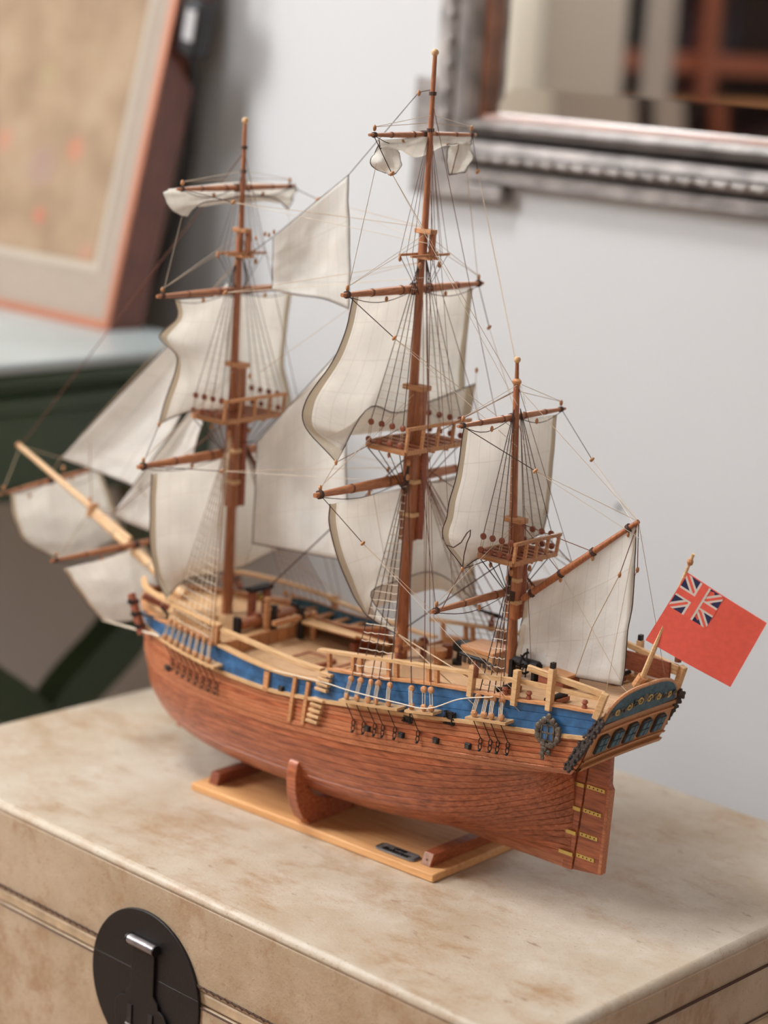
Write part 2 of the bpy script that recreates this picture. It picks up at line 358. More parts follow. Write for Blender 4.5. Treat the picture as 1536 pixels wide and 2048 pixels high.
mb = MB().tube([(cw / 2 + .0003, -cd / 2 + .004, TOP - .031), (cw / 2 + .0003, cd / 2 - .004, TOP - .031)], .0012, 5); mb.build('side_seam', M['seam'], chest)
mb = MB()
for k in range(92):                       # stitches of the lid seam
    x = -cw / 2 + .008 + k * (cw - .016) / 91
    mb.bar((x - .0022, -cd / 2 - .0008, TOP - .0725), (x + .0022, -cd / 2 - .0008, TOP - .0748), .0007, .0012)
tag(mb.build('stitching', M['seam'], chest), kind='stuff')
# round lock plate, split along the lid gap
LX, LZ, LR = -1.1685 - (CX0 + CX1) / 2, TOP - .097, .0645
def halfdisc(up):
    zs = TOP - LID - .007 - LZ
    a0 = math.asin(zs / LR); k = 28
    angs = [a0 + (math.pi - 2 * a0) * i / k for i in range(k + 1)] if up else [math.pi - a0 + (math.pi + 2 * a0) * i / k for i in range(k + 1)]
    return [(LR * math.cos(a), LR * math.sin(a)) for a in angs]
for up in (1, 0):
    MB().prism(halfdisc(up), (1, 0, 0), (0, 0, 1), (0, -1, 0), (LX, -cd / 2 + .0005, LZ), .0028).build('lock_plate', M['black'], chest, bevel=.0006)
hy = -cd / 2 - .0035
hasp = MB()
prof = [(-.0135, .030), (-.0135, -.008), (-.016, -.011), (-.019, -.013), (-.020, -.018), (-.026, -.020), (-.031, -.026), (-.032, -.036), (-.030, -.046), (-.022, -.054), (-.010, -.060), (0, -.062)]
prof = prof + [(-x, z) for x, z in reversed(prof[:-1])]
hasp.prism(prof, (1, 0, 0), (0, 0, 1), (0, -1, 0), (LX, hy + .0005, LZ + .006), .0022)
hp = hasp.build('hasp', M['black'], chest, bevel=.0005)
for sx in (-1, 1):
    MB().box((LX + sx * .0125, hy - .0021, LZ - .026), (.0052, .0014, .017)).build('slot', M['plastic'], hp)
    MB().tube([(LX + sx * .0125 - .004, hy - .0026, LZ - .035), (LX + sx * .0125 + .004, hy - .0026, LZ - .035)], .0009, 6).build('slot_edge', M['silver'], hp)
MB().tube([(LX - .0165, hy - .0022, LZ + .038), (LX + .0165, hy - .0022, LZ + .038)], .0042, 12).build('roller_pin', plain('worn_steel', (.30, .27, .27), rough=.35, metal=.7, bump=.3, bscale=300, var=.3), hp, smooth=True)
for sx in (-1, 1):
    MB().tube([(LX + sx * .0155, hy - .0022, LZ + .038), (LX + sx * .0170, hy - .0022, LZ + .038)], .0047, 12).build('pin_collar', M['black'], hp, smooth=True)

# ------------------------------------------------------------------ green table behind
TX, TZ = -1.812, TOP + .28
TY0, TY1 = 1.02, 1.695
table = tag(empty('side_table', ((TX - 2.9) / 2, (TY0 + TY1) / 2, 0)), 'dark green painted table with pale top and curved lyre legs', 'table')
tb = lambda mb, name, mat, **k: mb.build(name, mat, table, loc=tuple(-c for c in table.location), **k)
def tslab(name, ins, z0, z1, mat, bevel=.003):
    x0, x1, y0, y1 = -2.9 + ins, TX - ins, TY0 + ins, TY1
    return tb(MB().box(((x0 + x1) / 2, (y0 + y1) / 2, (z0 + z1) / 2), (x1 - x0, y1 - y0, z1 - z0)), name, mat, bevel=bevel)
tslab('table_top', 0, TZ - .012, TZ, M['tabletop'])
tslab('top_edge_moulding', .003, TZ - .030, TZ - .0121, M['green'], .006)
tslab('cove_moulding', .018, TZ - .040, TZ - .0301, M['green'], .004)
tslab('frieze', .013, TZ - .062, TZ - .0401, M['green'], .004)
tslab('apron', .022, TZ - .145, TZ - .0621, M['green'], .002)
tslab('apron_bead', .014, TZ - .158, TZ - .1451, M['green'], .005)
lyre = pl([-.165, -.13, -.063, 0, .06, .145], [.004, .036, .120, .155, .160, .135])
for xe in (TX - .045, -2.86):
    for s in (-1, 1):
        yc = 1.465
        pts = []; rad = []
        for i in range(25):
            t = i / 24; zl = .145 - .31 * t
            pts.append((yc + s * lyre(zl), TOP + zl)); rad.append(.025 + .003 * math.sin(math.pi * t))
        P = []
        for i, (y, z) in enumerate(pts):
            a, bq = pts[max(i - 1, 0)], pts[min(i + 1, 24)]
            d = Vector((0, bq[0] - a[0], bq[1] - a[1])).normalized(); nrm = Vector((0, -d.z, d.y)); h = rad[i]
            c = Vector((xe, y, z))
            P.append([c + nrm * h + Vector((.020, 0, 0)), c + nrm * h - Vector((.020, 0, 0)), c - nrm * h - Vector((.020, 0, 0)), c - nrm * h + Vector((.020, 0, 0)), c + nrm * h + Vector((.020, 0, 0))])
        tb(MB().grid(P), 'lyre_leg', M['green'], smooth=True, angle=50)
    tb(MB().box((xe, 1.465, TOP - .20), (.038, .09, .075)).box((xe, 1.465, (TOP - .23) / 2 + .03), (.05, .07, TOP - .23 - .06)), 'pedestal', M['green'], bevel=.006)
    tb(MB().box((xe, 1.465, .03), (.07, .5, .06)), 'foot', M['green'], bevel=.008)

# ------------------------------------------------------------------ framed print leaning on the wall
FX, FY = -1.9515, 1.626
LEAN = 13.2
pic = tag(empty('framed_print', (FX, FY, TZ)), 'reddish-brown framed old print leaning against the wall on the table', 'picture')
pic.rotation_euler = (R(-LEAN), 0, 0)
fw_, fh_, fd = .62, .50, .054
def pbox(name, x0, x1, z0, z1, y0, y1, mat, bevel=0):
    return MB().box(((x0 + x1) / 2, (y0 + y1) / 2, (z0 + z1) / 2), (x1 - x0, y1 - y0, z1 - z0)).build(name, mat, pic, bevel=bevel)
fb = .011
for nm, a in (('frame_side', (-fb, 0, 0, fh_)), ('frame_side', (-fw_, -fw_ + fb, 0, fh_)), ('frame_rail', (-fw_ + fb, -fb, 0, fb)), ('frame_rail', (-fw_ + fb, -fb, fh_ - fb, fh_))):
    pbox(nm, *a, .003, fd, M['frame_red'], .0015)
    pbox('frame_lip', *a, 0, .0029, M['frame_lip'], .001)
pbox('mount', -fw_ + fb, -fb, fb, fh_ - fb, .008, .010, M['mat'])
MX, MZ = .058, .078
pbox('mount_bevel', -fw_ + MX - .010, -MX + .010, MZ - .010, fh_ - MZ + .010, .0070, .0079, M['matbevel'])
mt, nt, b = newmat('old_print'); tc = N(nt, 'ShaderNodeTexCoord')
n1 = N(nt, 'ShaderNodeTexNoise'); n1.inputs['Scale'].default_value = 14; n1.inputs['Detail'].default_value = 7; nt.links.new(tc.outputs['Object'], n1.inputs[0])
r1 = ramp(nt, [(.35, (.225, .142, .080)), (.55, (.295, .195, .115)), (.75, (.325, .225, .145))]); nt.links.new(n1.outputs[0], r1.inputs[0]); col = r1.outputs[0]
for (sx, sz, rr, cc, st) in ((-.137, .212, .022, (.50, .12, .07), .38), (-.28, .212, .022, (.50, .14, .09), .32), (-.180, .124, .016, (.50, .10, .06), .45), (-.195, .185, .036, (.27, .17, .14), .6), (-.077, .087, .018, (.46, .16, .11), .32), (-.14, .33, .022, (.30, .21, .12), .5), (-.22, .30, .022, (.30, .23, .11), .5), (-.10, .16, .034, (.32, .22, .14), .45), (-.12, .26, .030, (.34, .24, .15), .4), (-.23, .10, .03, (.33, .22, .14), .4)):
    vd = N(nt, 'ShaderNodeVectorMath', operation='DISTANCE'); nt.links.new(tc.outputs['Object'], vd.inputs[0]); vd.inputs[1].default_value = (sx, .0065, sz)
    mr = N(nt, 'ShaderNodeMapRange', interpolation_type='SMOOTHSTEP'); mr.inputs['From Min'].default_value = rr; mr.inputs['From Max'].default_value = rr * .4; mr.inputs['To Max'].default_value = st
    nt.links.new(vd.outputs['Value'], mr.inputs['Value'])
    mx = N(nt, 'ShaderNodeMix', data_type='RGBA'); nt.links.new(mr.outputs[0], mx.inputs[0]); nt.links.new(col, mx.inputs[6]); mx.inputs[7].default_value = (*cc, 1); col = mx.outputs[2]
nt.links.new(col, b.inputs['Base Color']); b.inputs['Roughness'].default_value = .7
pbox('print', -fw_ + MX, -MX, MZ, fh_ - MZ, .0060, .0069, mt)

# ------------------------------------------------------------------ black power adapter hanging on its cable
AO = (-1.9314, 1.730, TOP + .6383)
ad = tag(empty('power_adapter', AO), 'black power adapter with grey label hanging on a cable beside framed print', 'adapter')
MB().box((0, 0, .002), (.034, .027, .066)).build('adapter_body', M['plastic'], ad, bevel=.005, rot=(0, R(10), 0))
MB().box((.005, -.0140, .006), (.016, .002, .036)).build('label_sticker', M['labelpaper'], ad, rot=(0, R(10), 0))
arel = lambda *pts: [(x - AO[0], y - AO[1], z + TOP - AO[2]) for x, y, z in pts]
MB().tube(arel((-1.9284, 1.730, .672), (-1.924, 1.732, .70), (-1.921, 1.74, .76), (-1.921, 1.75, .90)), .0045, 8).build('cable', M['plastic'], ad, smooth=True)
MB().tube(arel((-1.936, 1.732, .607), (-1.948, 1.744, .585), (-1.9640, 1.757, .5541), (-1.9691, 1.760, .4938), (-1.9816, 1.760, .419), (-2.008, 1.758, .354), (-2.03, 1.752, .300), (-2.045, 1.745, .24)), .0055, 8).build('cable', M['plastic'], ad, smooth=True)

# ------------------------------------------------------------------ mirror in a carved silver frame
GX0, GZ0, GX1, GZ1 = -1.512, TOP + .571, -.84, TOP + 1.45       # glass edges on the wall
mir = tag(empty('wall_mirror', ((GX0 + GX1) / 2, YB, GZ0)), 'large mirror in a tarnished silver carved frame on the wall', 'mirror')
ml = tuple(-c for c in mir.location)
mbuild = lambda mb, name, mat, **k: mb.build(name, mat, mir, loc=ml, **k)
BV = .030
mbuild(MB().add([(GX0 + BV, YB - .014, GZ0 + BV), (GX1 - BV, YB - .014, GZ0 + BV), (GX1 - BV, YB - .014, GZ1 - BV), (GX0 + BV, YB - .014, GZ1 - BV), (GX0 + BV, YB - .006, GZ0 + BV), (GX1 - BV, YB - .006, GZ0 + BV), (GX1 - BV, YB - .006, GZ1 - BV), (GX0 + BV, YB - .006, GZ1 - BV)], [(0, 1, 2, 3), (7, 6, 5, 4), (0, 4, 5, 1), (1, 5, 6, 2), (2, 6, 7, 3), (3, 7, 4, 0)]), 'glass', M['mirror'])
I = [(GX0 + BV, GZ0 + BV), (GX1 - BV, GZ0 + BV), (GX1 - BV, GZ1 - BV), (GX0 + BV, GZ1 - BV)]; O_ = [(GX0, GZ0), (GX1, GZ0), (GX1, GZ1), (GX0, GZ1)]
for i in range(4):
    j = (i + 1) % 4
    a, b2, c, d = I[i], I[j], O_[j], O_[i]
    q = [(a[0], YB - .014, a[1]), (b2[0], YB - .014, b2[1]), (c[0], YB - .0112, c[1]), (d[0], YB - .0112, d[1])]
    mbuild(MB().add(q + [(x, YB - .006, z) for x, _, z in q], [(0, 1, 2, 3), (7, 6, 5, 4), (0, 4, 5, 1), (1, 5, 6, 2), (2, 6, 7, 3), (3, 7, 4, 0)]), 'glass_bevel', M['mirror'])
def mitred(name, prof, mat):
    """prof: (outward from glass edge, height off the wall); four mitred lengths"""
    cor = lambda o: [(GX0 - o, GZ0 - o), (GX1 + o, GZ0 - o), (GX1 + o, GZ1 + o), (GX0 - o, GZ1 + o)]
    for i in range(4):
        P = []
        for o, h in prof:
            c = cor(o); a, b2 = c[i], c[(i + 1) % 4]
            P.append([(a[0], YB - h, a[1]), (b2[0], YB - h, b2[1])])
        P = [[(P[0][0][0], YB, P[0][0][2]), (P[0][1][0], YB, P[0][1][2])]] + P + [[(P[-1][0][0], YB, P[-1][0][2]), (P[-1][1][0], YB, P[-1][1][2])]]
        mbuild(MB().grid(P), name, mat, smooth=True, angle=40)
def arc(o0, o1, h0, hh, n=6): return [(o0 + (o1 - o0) * i / n, h0 + hh * math.sin(math.pi * i / n)) for i in range(n + 1)]
mitred('inner_slip', [(0, .012), (.001, .022), (.006, .024), (.0062, .022)], M['shellac'])
mitred('inner_moulding', [(.0063, .020)] + arc(.0065, .020, .026, .014) + [(.0205, .022)], M['silver'])
mitred('groove', [(.0207, .018), (.029, .016), (.0292, .018)], M['silverdark'])
mitred('cove_moulding', [(.0294, .018), (.030, .024), (.040, .028), (.0405, .020)], M['silver'])
mitred('leaf_moulding', [(.0407, .020)] + arc(.041, .054, .024, .008) + [(.0545, .014)], M['silver'])
mitred('outer_groove', [(.0547, .012), (.0585, .012)], M['silverdark'])
mitred('outer_moulding', [(.0587, .016), (.060, .022), (.073, .022), (.075, .014)], M['silver'])
for (cx, cz) in ((GX0 - .052, GZ0 - .052), (GX1 + .052, GZ0 - .052), (GX1 + .052, GZ1 + .052), (GX0 - .052, GZ1 + .052)):
    sx = 1 if cx < -1.2 else -1; sz = 1 if cz < TOP + 1 else -1
    poly = [(-.053, -.043), (.082, -.043), (.082, -.025), (.034, -.025), (.034, .034), (-.025, .034), (-.025, .086), (-.053, .086)]
    mbuild(MB().prism([(x * sx, z * sz) for x, z in poly], (1, 0, 0), (0, 0, 1), (0, -1, 0), (cx, YB, cz), .021), 'corner_block', M['silver'], bevel=.003)
mbd = MB()
for k in range(190):
    mbd.ball((GX0 + .002 + (GX1 - GX0 - .004) * k / 189, YB - .0345, GZ0 - .0190), .0017, 6)
tag(mbuild(mbd, 'beading', M['silver'], smooth=True), kind='stuff')
leaf = MB().ball((0, 0, 0), .0075, 8, (1.0, .42, .52)).mesh('carved_leaf', M['silver'], True)
nl = 34
for k in range(nl):
    inst(leaf, 'carved_leaf', mir, (GX0 - .03 + (GX1 - GX0 + .06) * k / (nl - 1) + ml[0], YB - .032 + ml[1], GZ0 - .0475 + ml[2]), rot=(0, R(-28), 0))
for k in range(36):
    inst(leaf, 'carved_leaf', mir, (GX0 - .0475 + ml[0], YB - .032 + ml[1], GZ0 - .03 + (GZ1 - GZ0 + .06) * k / 35 + ml[2]), rot=(0, R(62), 0))

# ------------------------------------------------------------------ the part of the room seen in the mirror
by0, by1, bxd = -2.05, -.56, .24
bc = tag(empty('bookcase', (XL + .005, (by0 + by1) / 2, 0)), 'low dark bookcase with a beige end panel and red shelves, seen in the mirror', 'bookcase')
bl = tuple(-c for c in bc.location); bx = XL + .005
bb = lambda name, x0, x1, y0, y1, z0, z1, mat: MB().box(((x0 + x1) / 2, (y0 + y1) / 2, (z0 + z1) / 2), (x1 - x0, y1 - y0, z1 - z0)).build(name, mat, bc, loc=bl, bevel=.002)
bb('end_panel', bx, bx + bxd, by1 - .02, by1, 0, 1.33, M['screen']); bb('end_panel', bx, bx + bxd, by0, by0 + .02, 0, 1.33, M['screen'])
bb('back_panel', bx, bx + .010, by0 + .02, by1 - .02, 0, 1.32, M['darkwood'])
bb('top_board', bx, bx + bxd + .01, by0 - .01, by1 + .01, 1.33, 1.352, M['redwood'])
for z, th, mt_ in ((.03, .03, 'darkwood'), (.35, .022, 'darkwood'), (.68, .022, 'darkwood'), (.985, .030, 'tan'), (1.085, .045, 'redwood')):
    bb('shelf', bx + .0101, bx + bxd - .004, by0 + .0201, by1 - .0201, z, z + th, M[mt_])
bb('front_post', bx + bxd + .0005, bx + bxd + .018, -.750, -.645, 0, 1.33, M['screen'])
bb('front_post', bx + bxd + .0005, bx + bxd + .018, -.935, -.885, 0, 1.33, M['redwood'])
bcol = {'navy blue': plain('navy_cloth', (.012, .014, .03), rough=.7, bump=.2), 'oxblood red': plain('oxblood_cloth', (.15, .028, .018), rough=.6, bump=.2), 'dark brown': plain('brown_cloth', (.06, .025, .015), rough=.7, bump=.2)}
ordn = ['first', 'second', 'third', 'fourth', 'fifth', 'sixth', 'seventh']
for z, lvl, row_ in ((1.131, 'upper', (('navy blue', .14, .045), ('dark brown', .13, .040), ('navy blue', .15, .05), ('oxblood red', .14, .035), ('navy blue', .135, .05), ('dark brown', .15, .05), ('navy blue', .14, .05))), (1.0155, 'lower', (('dark brown', .055, .05), ('navy blue', .06, .06), ('oxblood red', .05, .05), ('navy blue', .06, .06), ('dark brown', .055, .06)))):
    y = -.765
    for i, (cn_, h, th) in enumerate(row_):
        bk = tag(empty('book', (bx + .12, y - th / 2, z)), '%s book, %s from the beige post on the %s bookcase shelf' % (cn_, ordn[i], lvl), 'book', 'books on the dark bookcase')
        for sy in (-1, 1): MB().box((0, sy * (th / 2 - .002), h / 2), (.15, .004, h)).build('cover', bcol[cn_], bk)
        MB().box((.073, 0, h / 2), (.004, th - .008, h)).build('spine', bcol[cn_], bk); MB().box((-.003, 0, h / 2), (.144, th - .0082, h - .006)).build('page_block', M['mat'], bk)
        y -= th + .004

nl_ = MB().lathe((0, 0, 0), (0, -.006, 0), [(0, .0012), (.003, .0012), (.0032, .0026), (.0045, .0024), (.0052, .0010)], 10).build('nail', M['black'], None, smooth=True, loc=(-1.3031, YB, TOP + .1726))
tag(nl_, 'tiny dark nail in the bare wall above the red ensign', 'nail')
# ------------------------------------------------------------------ the model ship: frame of reference
# ship frame: x aft, y to starboard (towards the wall), z up from the chest lid; y = 0 is the keel line
SA = R(2.8)
SO = np.array([-1.01683, 1.25553, TOP])
EX = np.array([math.cos(SA), math.sin(SA), 0.0]); EY = np.array([-math.sin(SA), math.cos(SA), 0.0])
_c = CAM - SO; CS = np.array([_c @ EX, _c @ EY, _c[2]])
def _ray(u, v):
    d = XI * (u - 768) / FPX + YI * (v - 1024) / FPX + FW
    return np.array([d @ EX, d @ EY, d[2]])
def ax(u, v, X): d = _ray(u, v); return Vector(CS + (X - CS[0]) / d[0] * d)      # surveyed point on a frame plane x = X
def ay(u, v, Y=0.): d = _ray(u, v); return Vector(CS + (Y - CS[1]) / d[1] * d)   # surveyed point on a fore-and-aft plane y = Y
def az(u, v, Z): d = _ray(u, v); return Vector(CS + (Z - CS[2]) / d[2] * d)      # surveyed point on a level plane z = Z

ship = tag(empty('model_ship', SO, SA), 'wooden three-masted model sailing ship with cream sails, blue band and red ensign', 'model ship')
stand = tag(empty('display_stand', SO, SA), 'light wooden display stand with small nameplate under the model ship', 'stand')

# ------------------------------------------------------------------ display stand
MB().box((-.136, 0, .0035), (.272, .124, .007)).build('base_board', M['oak'], stand, bevel=.0012)
for xb in (-.0165, -.2560):
    MB().prism([(-.0050, 0), (.0050, 0), (.0085, .0120), (-.0015, .0120)], (1, 0, 0), (0, 0, 1), (0, 1, 0), (xb, -.0515, .007), .103).build('cradle_bar', M['redwood'] if xb < -.02 else M['hull'], stand, bevel=.0004)
MB().prism([(-.0045, .0004), (.0044, .0004), (.0077, .0116), (-.0012, .0116)], (1, 0, 0), (0, 0, 1), (0, -1, 0), (-.0165, -.0515, .007), .0004).build('bar_end_grain', plain('end_grain', (.42, .26, .20), rough=.7, bump=.2, bscale=600, var=.3), stand)
MB().tube([(-.0148, -.0518, .0128), (-.0148, -.0524, .0128)], .0009, 8).build('screw', M['seam'], stand)
finp = [(-.002, .007), (-.056, .007), (-.0645, .014), (-.0715, .026), (-.0755, .039), (-.0768, .052), (-.0755, .0625), (-.0730, .0665), (-.0705, .0660), (-.0690, .0610), (-.0655, .050), (-.0590, .040), (-.049, .031), (-.034, .0250), (-.012, .0230), (-.002, .0228)]
fsm = []
for s in (1, -1):
    MB().prism([(y * s, z) for y, z in finp], (0, 1, 0), (0, 0, 1), (1, 0, 0), (-.1480, 0, 0), .0105).build('side_support', M['hull'], stand, bevel=.0008)
# nameplate with raised rim and script lettering
npl = MB().prism([(-.0205, -.0045), (-.0175, -.0065), (.0175, -.0065), (.0205, -.0045), (.0205, .0045), (.0175, .0065), (-.0175, .0065), (-.0205, .0045)], (1, 0, 0), (0, 1, 0), (0, 0, 1), (-.0475, -.0485, .007), .0016).build('nameplate', plain('nameplate_grey', (.17, .16, .155), rough=.45, metal=.2, bump=.3, bscale=400, var=.3), stand, bevel=.0003)
rim = [(-.0195, -.0040), (-.0170, -.0057), (.0170, -.0057), (.0195, -.0040), (.0195, .0040), (.0170, .0057), (-.0170, .0057), (-.0195, .0040)]
MB().tube([(-.0475 + x, -.0485 + y, .0087) for x, y in rim], .00055, 6, closed=True).build('nameplate_rim', M['darkcarve'], npl, smooth=True)
def lettering(txt, size, loc, parent, mat, shear=.25):
    cu = bpy.data.curves.new('lettering', 'FONT'); cu.body = txt; cu.size = size; cu.extrude = .0005; cu.align_x = 'CENTER'; cu.align_y = 'CENTER'; cu.shear = shear
    o = bpy.data.objects.new('lettering', cu); COL.objects.link(o); bpy.context.view_layer.update()
    me = bpy.data.meshes.new_from_object(o.evaluated_get(bpy.context.evaluated_depsgraph_get())); bpy.data.objects.remove(o)
    me.materials.clear(); me.materials.append(mat); o = bpy.data.objects.new('lettering', me); COL.objects.link(o); o.parent = parent; o.location = loc; return o
lettering('HMB', .0056, (-.0475, -.0458, .0088), npl, M['plastic'])
lettering('Endeavour', .0066, (-.0475, -.0508, .0088), npl, M['plastic'])

# ------------------------------------------------------------------ hull form
ZLV = [.030, .034, .045, .060, .080, .100, .115, .125, .140, .160, .180]
UCL = [0, .02, .05, .10, .17, .25, .35, .5, .62, .72, .80, .87, .93, .97, 1]
TAB = [
 [.0025] * 15,
 [.0025, .003, .007, .014, .026, .036, .042, .045, .041, .030, .016, .007, .004, .003, .003],
 [.0025, .009, .019, .034, .048, .057, .061, .062, .060, .053, .042, .026, .012, .006, .003],
 [.0025, .015, .029, .045, .058, .066, .070, .071, .070, .065, .056, .042, .024, .013, .003],
 [.0025, .019, .035, .052, .063, .070, .0745, .0755, .0745, .071, .065, .054, .037, .023, .004],
 [.0025, .019, .035, .053, .065, .072, .0760, .0770, .0760, .0735, .069, .062, .051, .038, .008],
 [.0025, .021, .037, .055, .066, .073, .076, .077, .076, .0740, .0705, .065, .058, .050, .028],
 [.0025, .022, .038, .056, .067, .073, .076, .0765, .0755, .073, .0695, .065, .060, .057, .0545],
 [.0025, .0225, .039, .0565, .067, .073, .0755, .076, .075, .072, .0685, .0645, .060, .0575, .055],
 [.0025, .023, .039, .0565, .0665, .072, .0745, .0745, .0735, .0705, .067, .063, .0585, .056, .0535],
 [.0025, .023, .039, .056, .066, .0715, .0735, .0735, .0725, .0695, .066, .062, .0575, .055, .0525]]
ROWF = [pl(UCL, r) for r in TAB]
XS = pl([.030, .034, .045, .06, .08, .10, .125, .16, .19], [-.350, -.357, -.367, -.374, -.380, -.384, -.388, -.391, -.393])
XE = pl([.03, .105, .112, .118, .125, .147, .16, .19], [.088, .088, .092, .103, .119, .1300, .1335, .139])
_cols = {}
def half(u, z):
    k = round(u, 5)
    if k not in _cols: _cols[k] = pl(ZLV, [f(u) for f in ROWF])
    return _cols[k](z)
def HP(u, z): return Vector((XS(z) + u * (XE(z) - XS(z)), -half(u, z), z))
def HX(x, z): return HP(min(1, max(0, (x - XS(z)) / (XE(z) - XS(z)))), z)     # hull side at station x, height z (port)
ZT_F = pl([-.39, -.33, -.277, -.236], [.1465, .1440, .1450, .1445])
ZT_W = pl([-.24, -.185, -.162, -.119, -.105], [.1438, .138, .137, .1405, .1412])
ZT_Q = pl([-.115, -.062, -.013, .037, .07, .1, .145], [.152, .1574, .164, .1683, .170, .1727, .1755])
ZB = pl([-.39, -.319, -.231, -.178, -.118, -.09, -.02, .03, .098, .145], [.137, .1305, .1225, .1212, .1262, .1295, .1375, .1446, .1514, .157])
ZW0 = pl([-.39, -.32, -.25, -.1745, -.1265, -.084, -.033, .015, .059, .113, .14], [.100, .0945, .0915, .0915, .0940, .0970, .1025, .108, .1135, .1195, .123])
def xof(u, zf):
    z = .13
    for _ in range(8): z = zf(HP(u, z).x)
    return z
NU = 54
US = [0.5 - 0.5 * math.cos(math.pi * i / NU) for i in range(NU + 1)]
US = [u * .75 + .25 * i / NU for i, u in enumerate(US)]
def mir(P): return [[Vector((p.x, -p.y, p.z)) for p in row] for row in P]
hull = MB()
ZTA = lambda x: ZT_F(x) if x < -.236 else (ZT_W(x) if x < -.1115 else ZT_Q(x))
body = []
for u in US:
    zt = xof(u, ZB) + .004
    body.append([HP(u, .030 + (zt - .030) * (j / 26) ** 1.0) * 1.0 for j in range(27)])
inner = [[Vector((p.x, p.y + (.0012 if p.y < -.004 else 0), p.z)) for p in row] for row in body]
hull.grid(inner); hull.grid(mir(inner), True)
hull.grid([[r[0] for r in inner], [Vector((r[0].x, -r[0].y, r[0].z)) for r in inner]])
hull.grid([inner[-1], mir(inner)[-1]])
hullo = hull.build('hull', M['redwood'], ship, smooth=True, angle=50)
def strake(rows_lo, rows_hi, th=.0, gr=.00045, dep=.0009):
    """rows: per-station (u, z) edges; returns 4-row grid following the hull"""
    P = []
    for (u, a), (_, b_) in zip(rows_lo, rows_hi):
        g = min(gr, (b_ - a) * .2)
        row = []
        for z, o in ((a, -dep), (a + g, th), (b_ - g, th), (b_, -dep)):
            p = HP(u, z); q = HP(u, z + .0015); e = HP(min(1, u + .004), z); e0 = HP(max(0, u - .004), z)
            n = (e - e0).cross(q - p)
            if n.length < 1e-12: n = Vector((0, -1, 0))
            n.normalize()
            if n.y > 0: n = -n
            row.append(p + n * (o + .0006))
        P.append(row)
    return P
def both(P, name, mat, parent, smooth=True):
    MB().grid(P).build(name, mat, parent, smooth=smooth, angle=28)
    MB().grid(mir(P), True).build(name, mat, parent, smooth=smooth, angle=28)
def girth_split(u, z0, z1, n):
    zs = np.linspace(z0, z1, 60); pts = [HP(u, z) for z in zs]
    d = np.concatenate([[0], np.cumsum([(pts[i + 1] - pts[i]).length for i in range(59)])])
    return [float(np.interp(d[-1] * k / n, d, zs)) for k in range(n + 1)]
NLOW, NUP = 17, 6
low = [girth_split(u, .0305, xof(u, ZW0), NLOW) for u in US]
for k in range(NLOW):
    both(strake([(u, l[k]) for u, l in zip(US, low)], [(u, l[k + 1]) for u, l in zip(US, low)]), 'plank', M['hull'], hullo)
w0 = [xof(u, ZW0) for u in US]
for k in range(2):
    both(strake([(u, z + .0048 * k) for u, z in zip(US, w0)], [(u, z + .0048 * (k + 1)) for u, z in zip(US, w0)], th=.0011), 'wale', M['wale'], hullo)
zb = [xof(u, ZB) for u in US]
for k in range(NUP):
    lo = [(u, a + .0096 + (b_ - a - .0096) * k / NUP) for u, a, b_ in zip(US, w0, zb)]
    hi = [(u, a + .0096 + (b_ - a - .0096) * (k + 1) / NUP) for u, a, b_ in zip(US, w0, zb)]
    both(strake(lo, hi), 'plank', M['hull'] if k == 2 else M['wale'], hullo)
# nails along the wale
mb = MB()
for i in range(2, 70):
    x = -.36 + .47 * i / 70
    for k in (0, 1):
        p = HX(x, ZW0(x) + .0024 + .0048 * k); mb.ball((p.x, p.y - .0017, p.z), .00032, 6)
tag(mb.build('wale_nails', M['rope_dark'], hullo), kind='stuff')
# blue bulwark in three lengths
def useg(x0, x1, n=26):
    z = .14; a = (x0 - XS(z)) / (XE(z) - XS(z)); b_ = (x1 - XS(z)) / (XE(z) - XS(z)); return [max(0, min(1, a + (b_ - a) * i / n)) for i in range(n + 1)]
SEG = [('forecastle_bulwark', -.39, -.236, ZT_F), ('waist_bulwark', -.236, -.1115, ZT_W), ('quarterdeck_bulwark', -.1115, .15, ZT_Q)]
for nm, x0, x1, zt in SEG:
    us = useg(x0, x1)
    zz = lambda u: (xof(u, ZB), xof(u, zt))
    P = []
    for u in us:
        a, b_ = zz(u); P.append([HP(u, a + (b_ - a) * j / 4) for j in range(5)])
    core = []
    for row in P:
        core.append([Vector((p.x, p.y + .0002, p.z)) for p in row] + [Vector((p.x, p.y + .0032 if p.y < -.0042 else -.0005, p.z)) for p in reversed(row)] + [Vector((row[0].x, row[0].y + .0002, row[0].z))])
    bw = MB().grid(core).build(nm, M['tan'], ship, smooth=True, angle=40)
    MB().grid(mir(core), True).build(nm, M['tan'], ship, smooth=True, angle=40)
    for k in range(3):
        lo = [(u, zz(u)[0] + (zz(u)[1] - zz(u)[0]) * k / 3) for u in us]; hi = [(u, zz(u)[0] + (zz(u)[1] - zz(u)[0]) * (k + 1) / 3) for u in us]
        both(strake(lo, hi, gr=.0003, dep=.0005), 'blue_plank', M['blue'], bw)
    def railrun(name, zf, dz, out, h, inn, mat):
        rows = []
        for u in us:
            z = zf(u) + dz; p = HP(u, z)
            rows.append([Vector((p.x, p.y - out, z - h / 2)), Vector((p.x, p.y - out, z + h / 2)), Vector((p.x, min(p.y + inn, -.0002), z + h / 2)), Vector((p.x, min(p.y + inn, -.0002), z - h / 2)), Vector((p.x, p.y - out, z - h / 2))])
        both(rows, name, mat, bw, False)
    railrun('cap_rail', lambda u: xof(u, zt), .0006, .0022, .0020, .0050, M['pale'] if 'waist' in nm else M['tan'])
    railrun('moulding', lambda u: xof(u, ZB), -.0006, .0026, .0030, .0010, M['pale'])
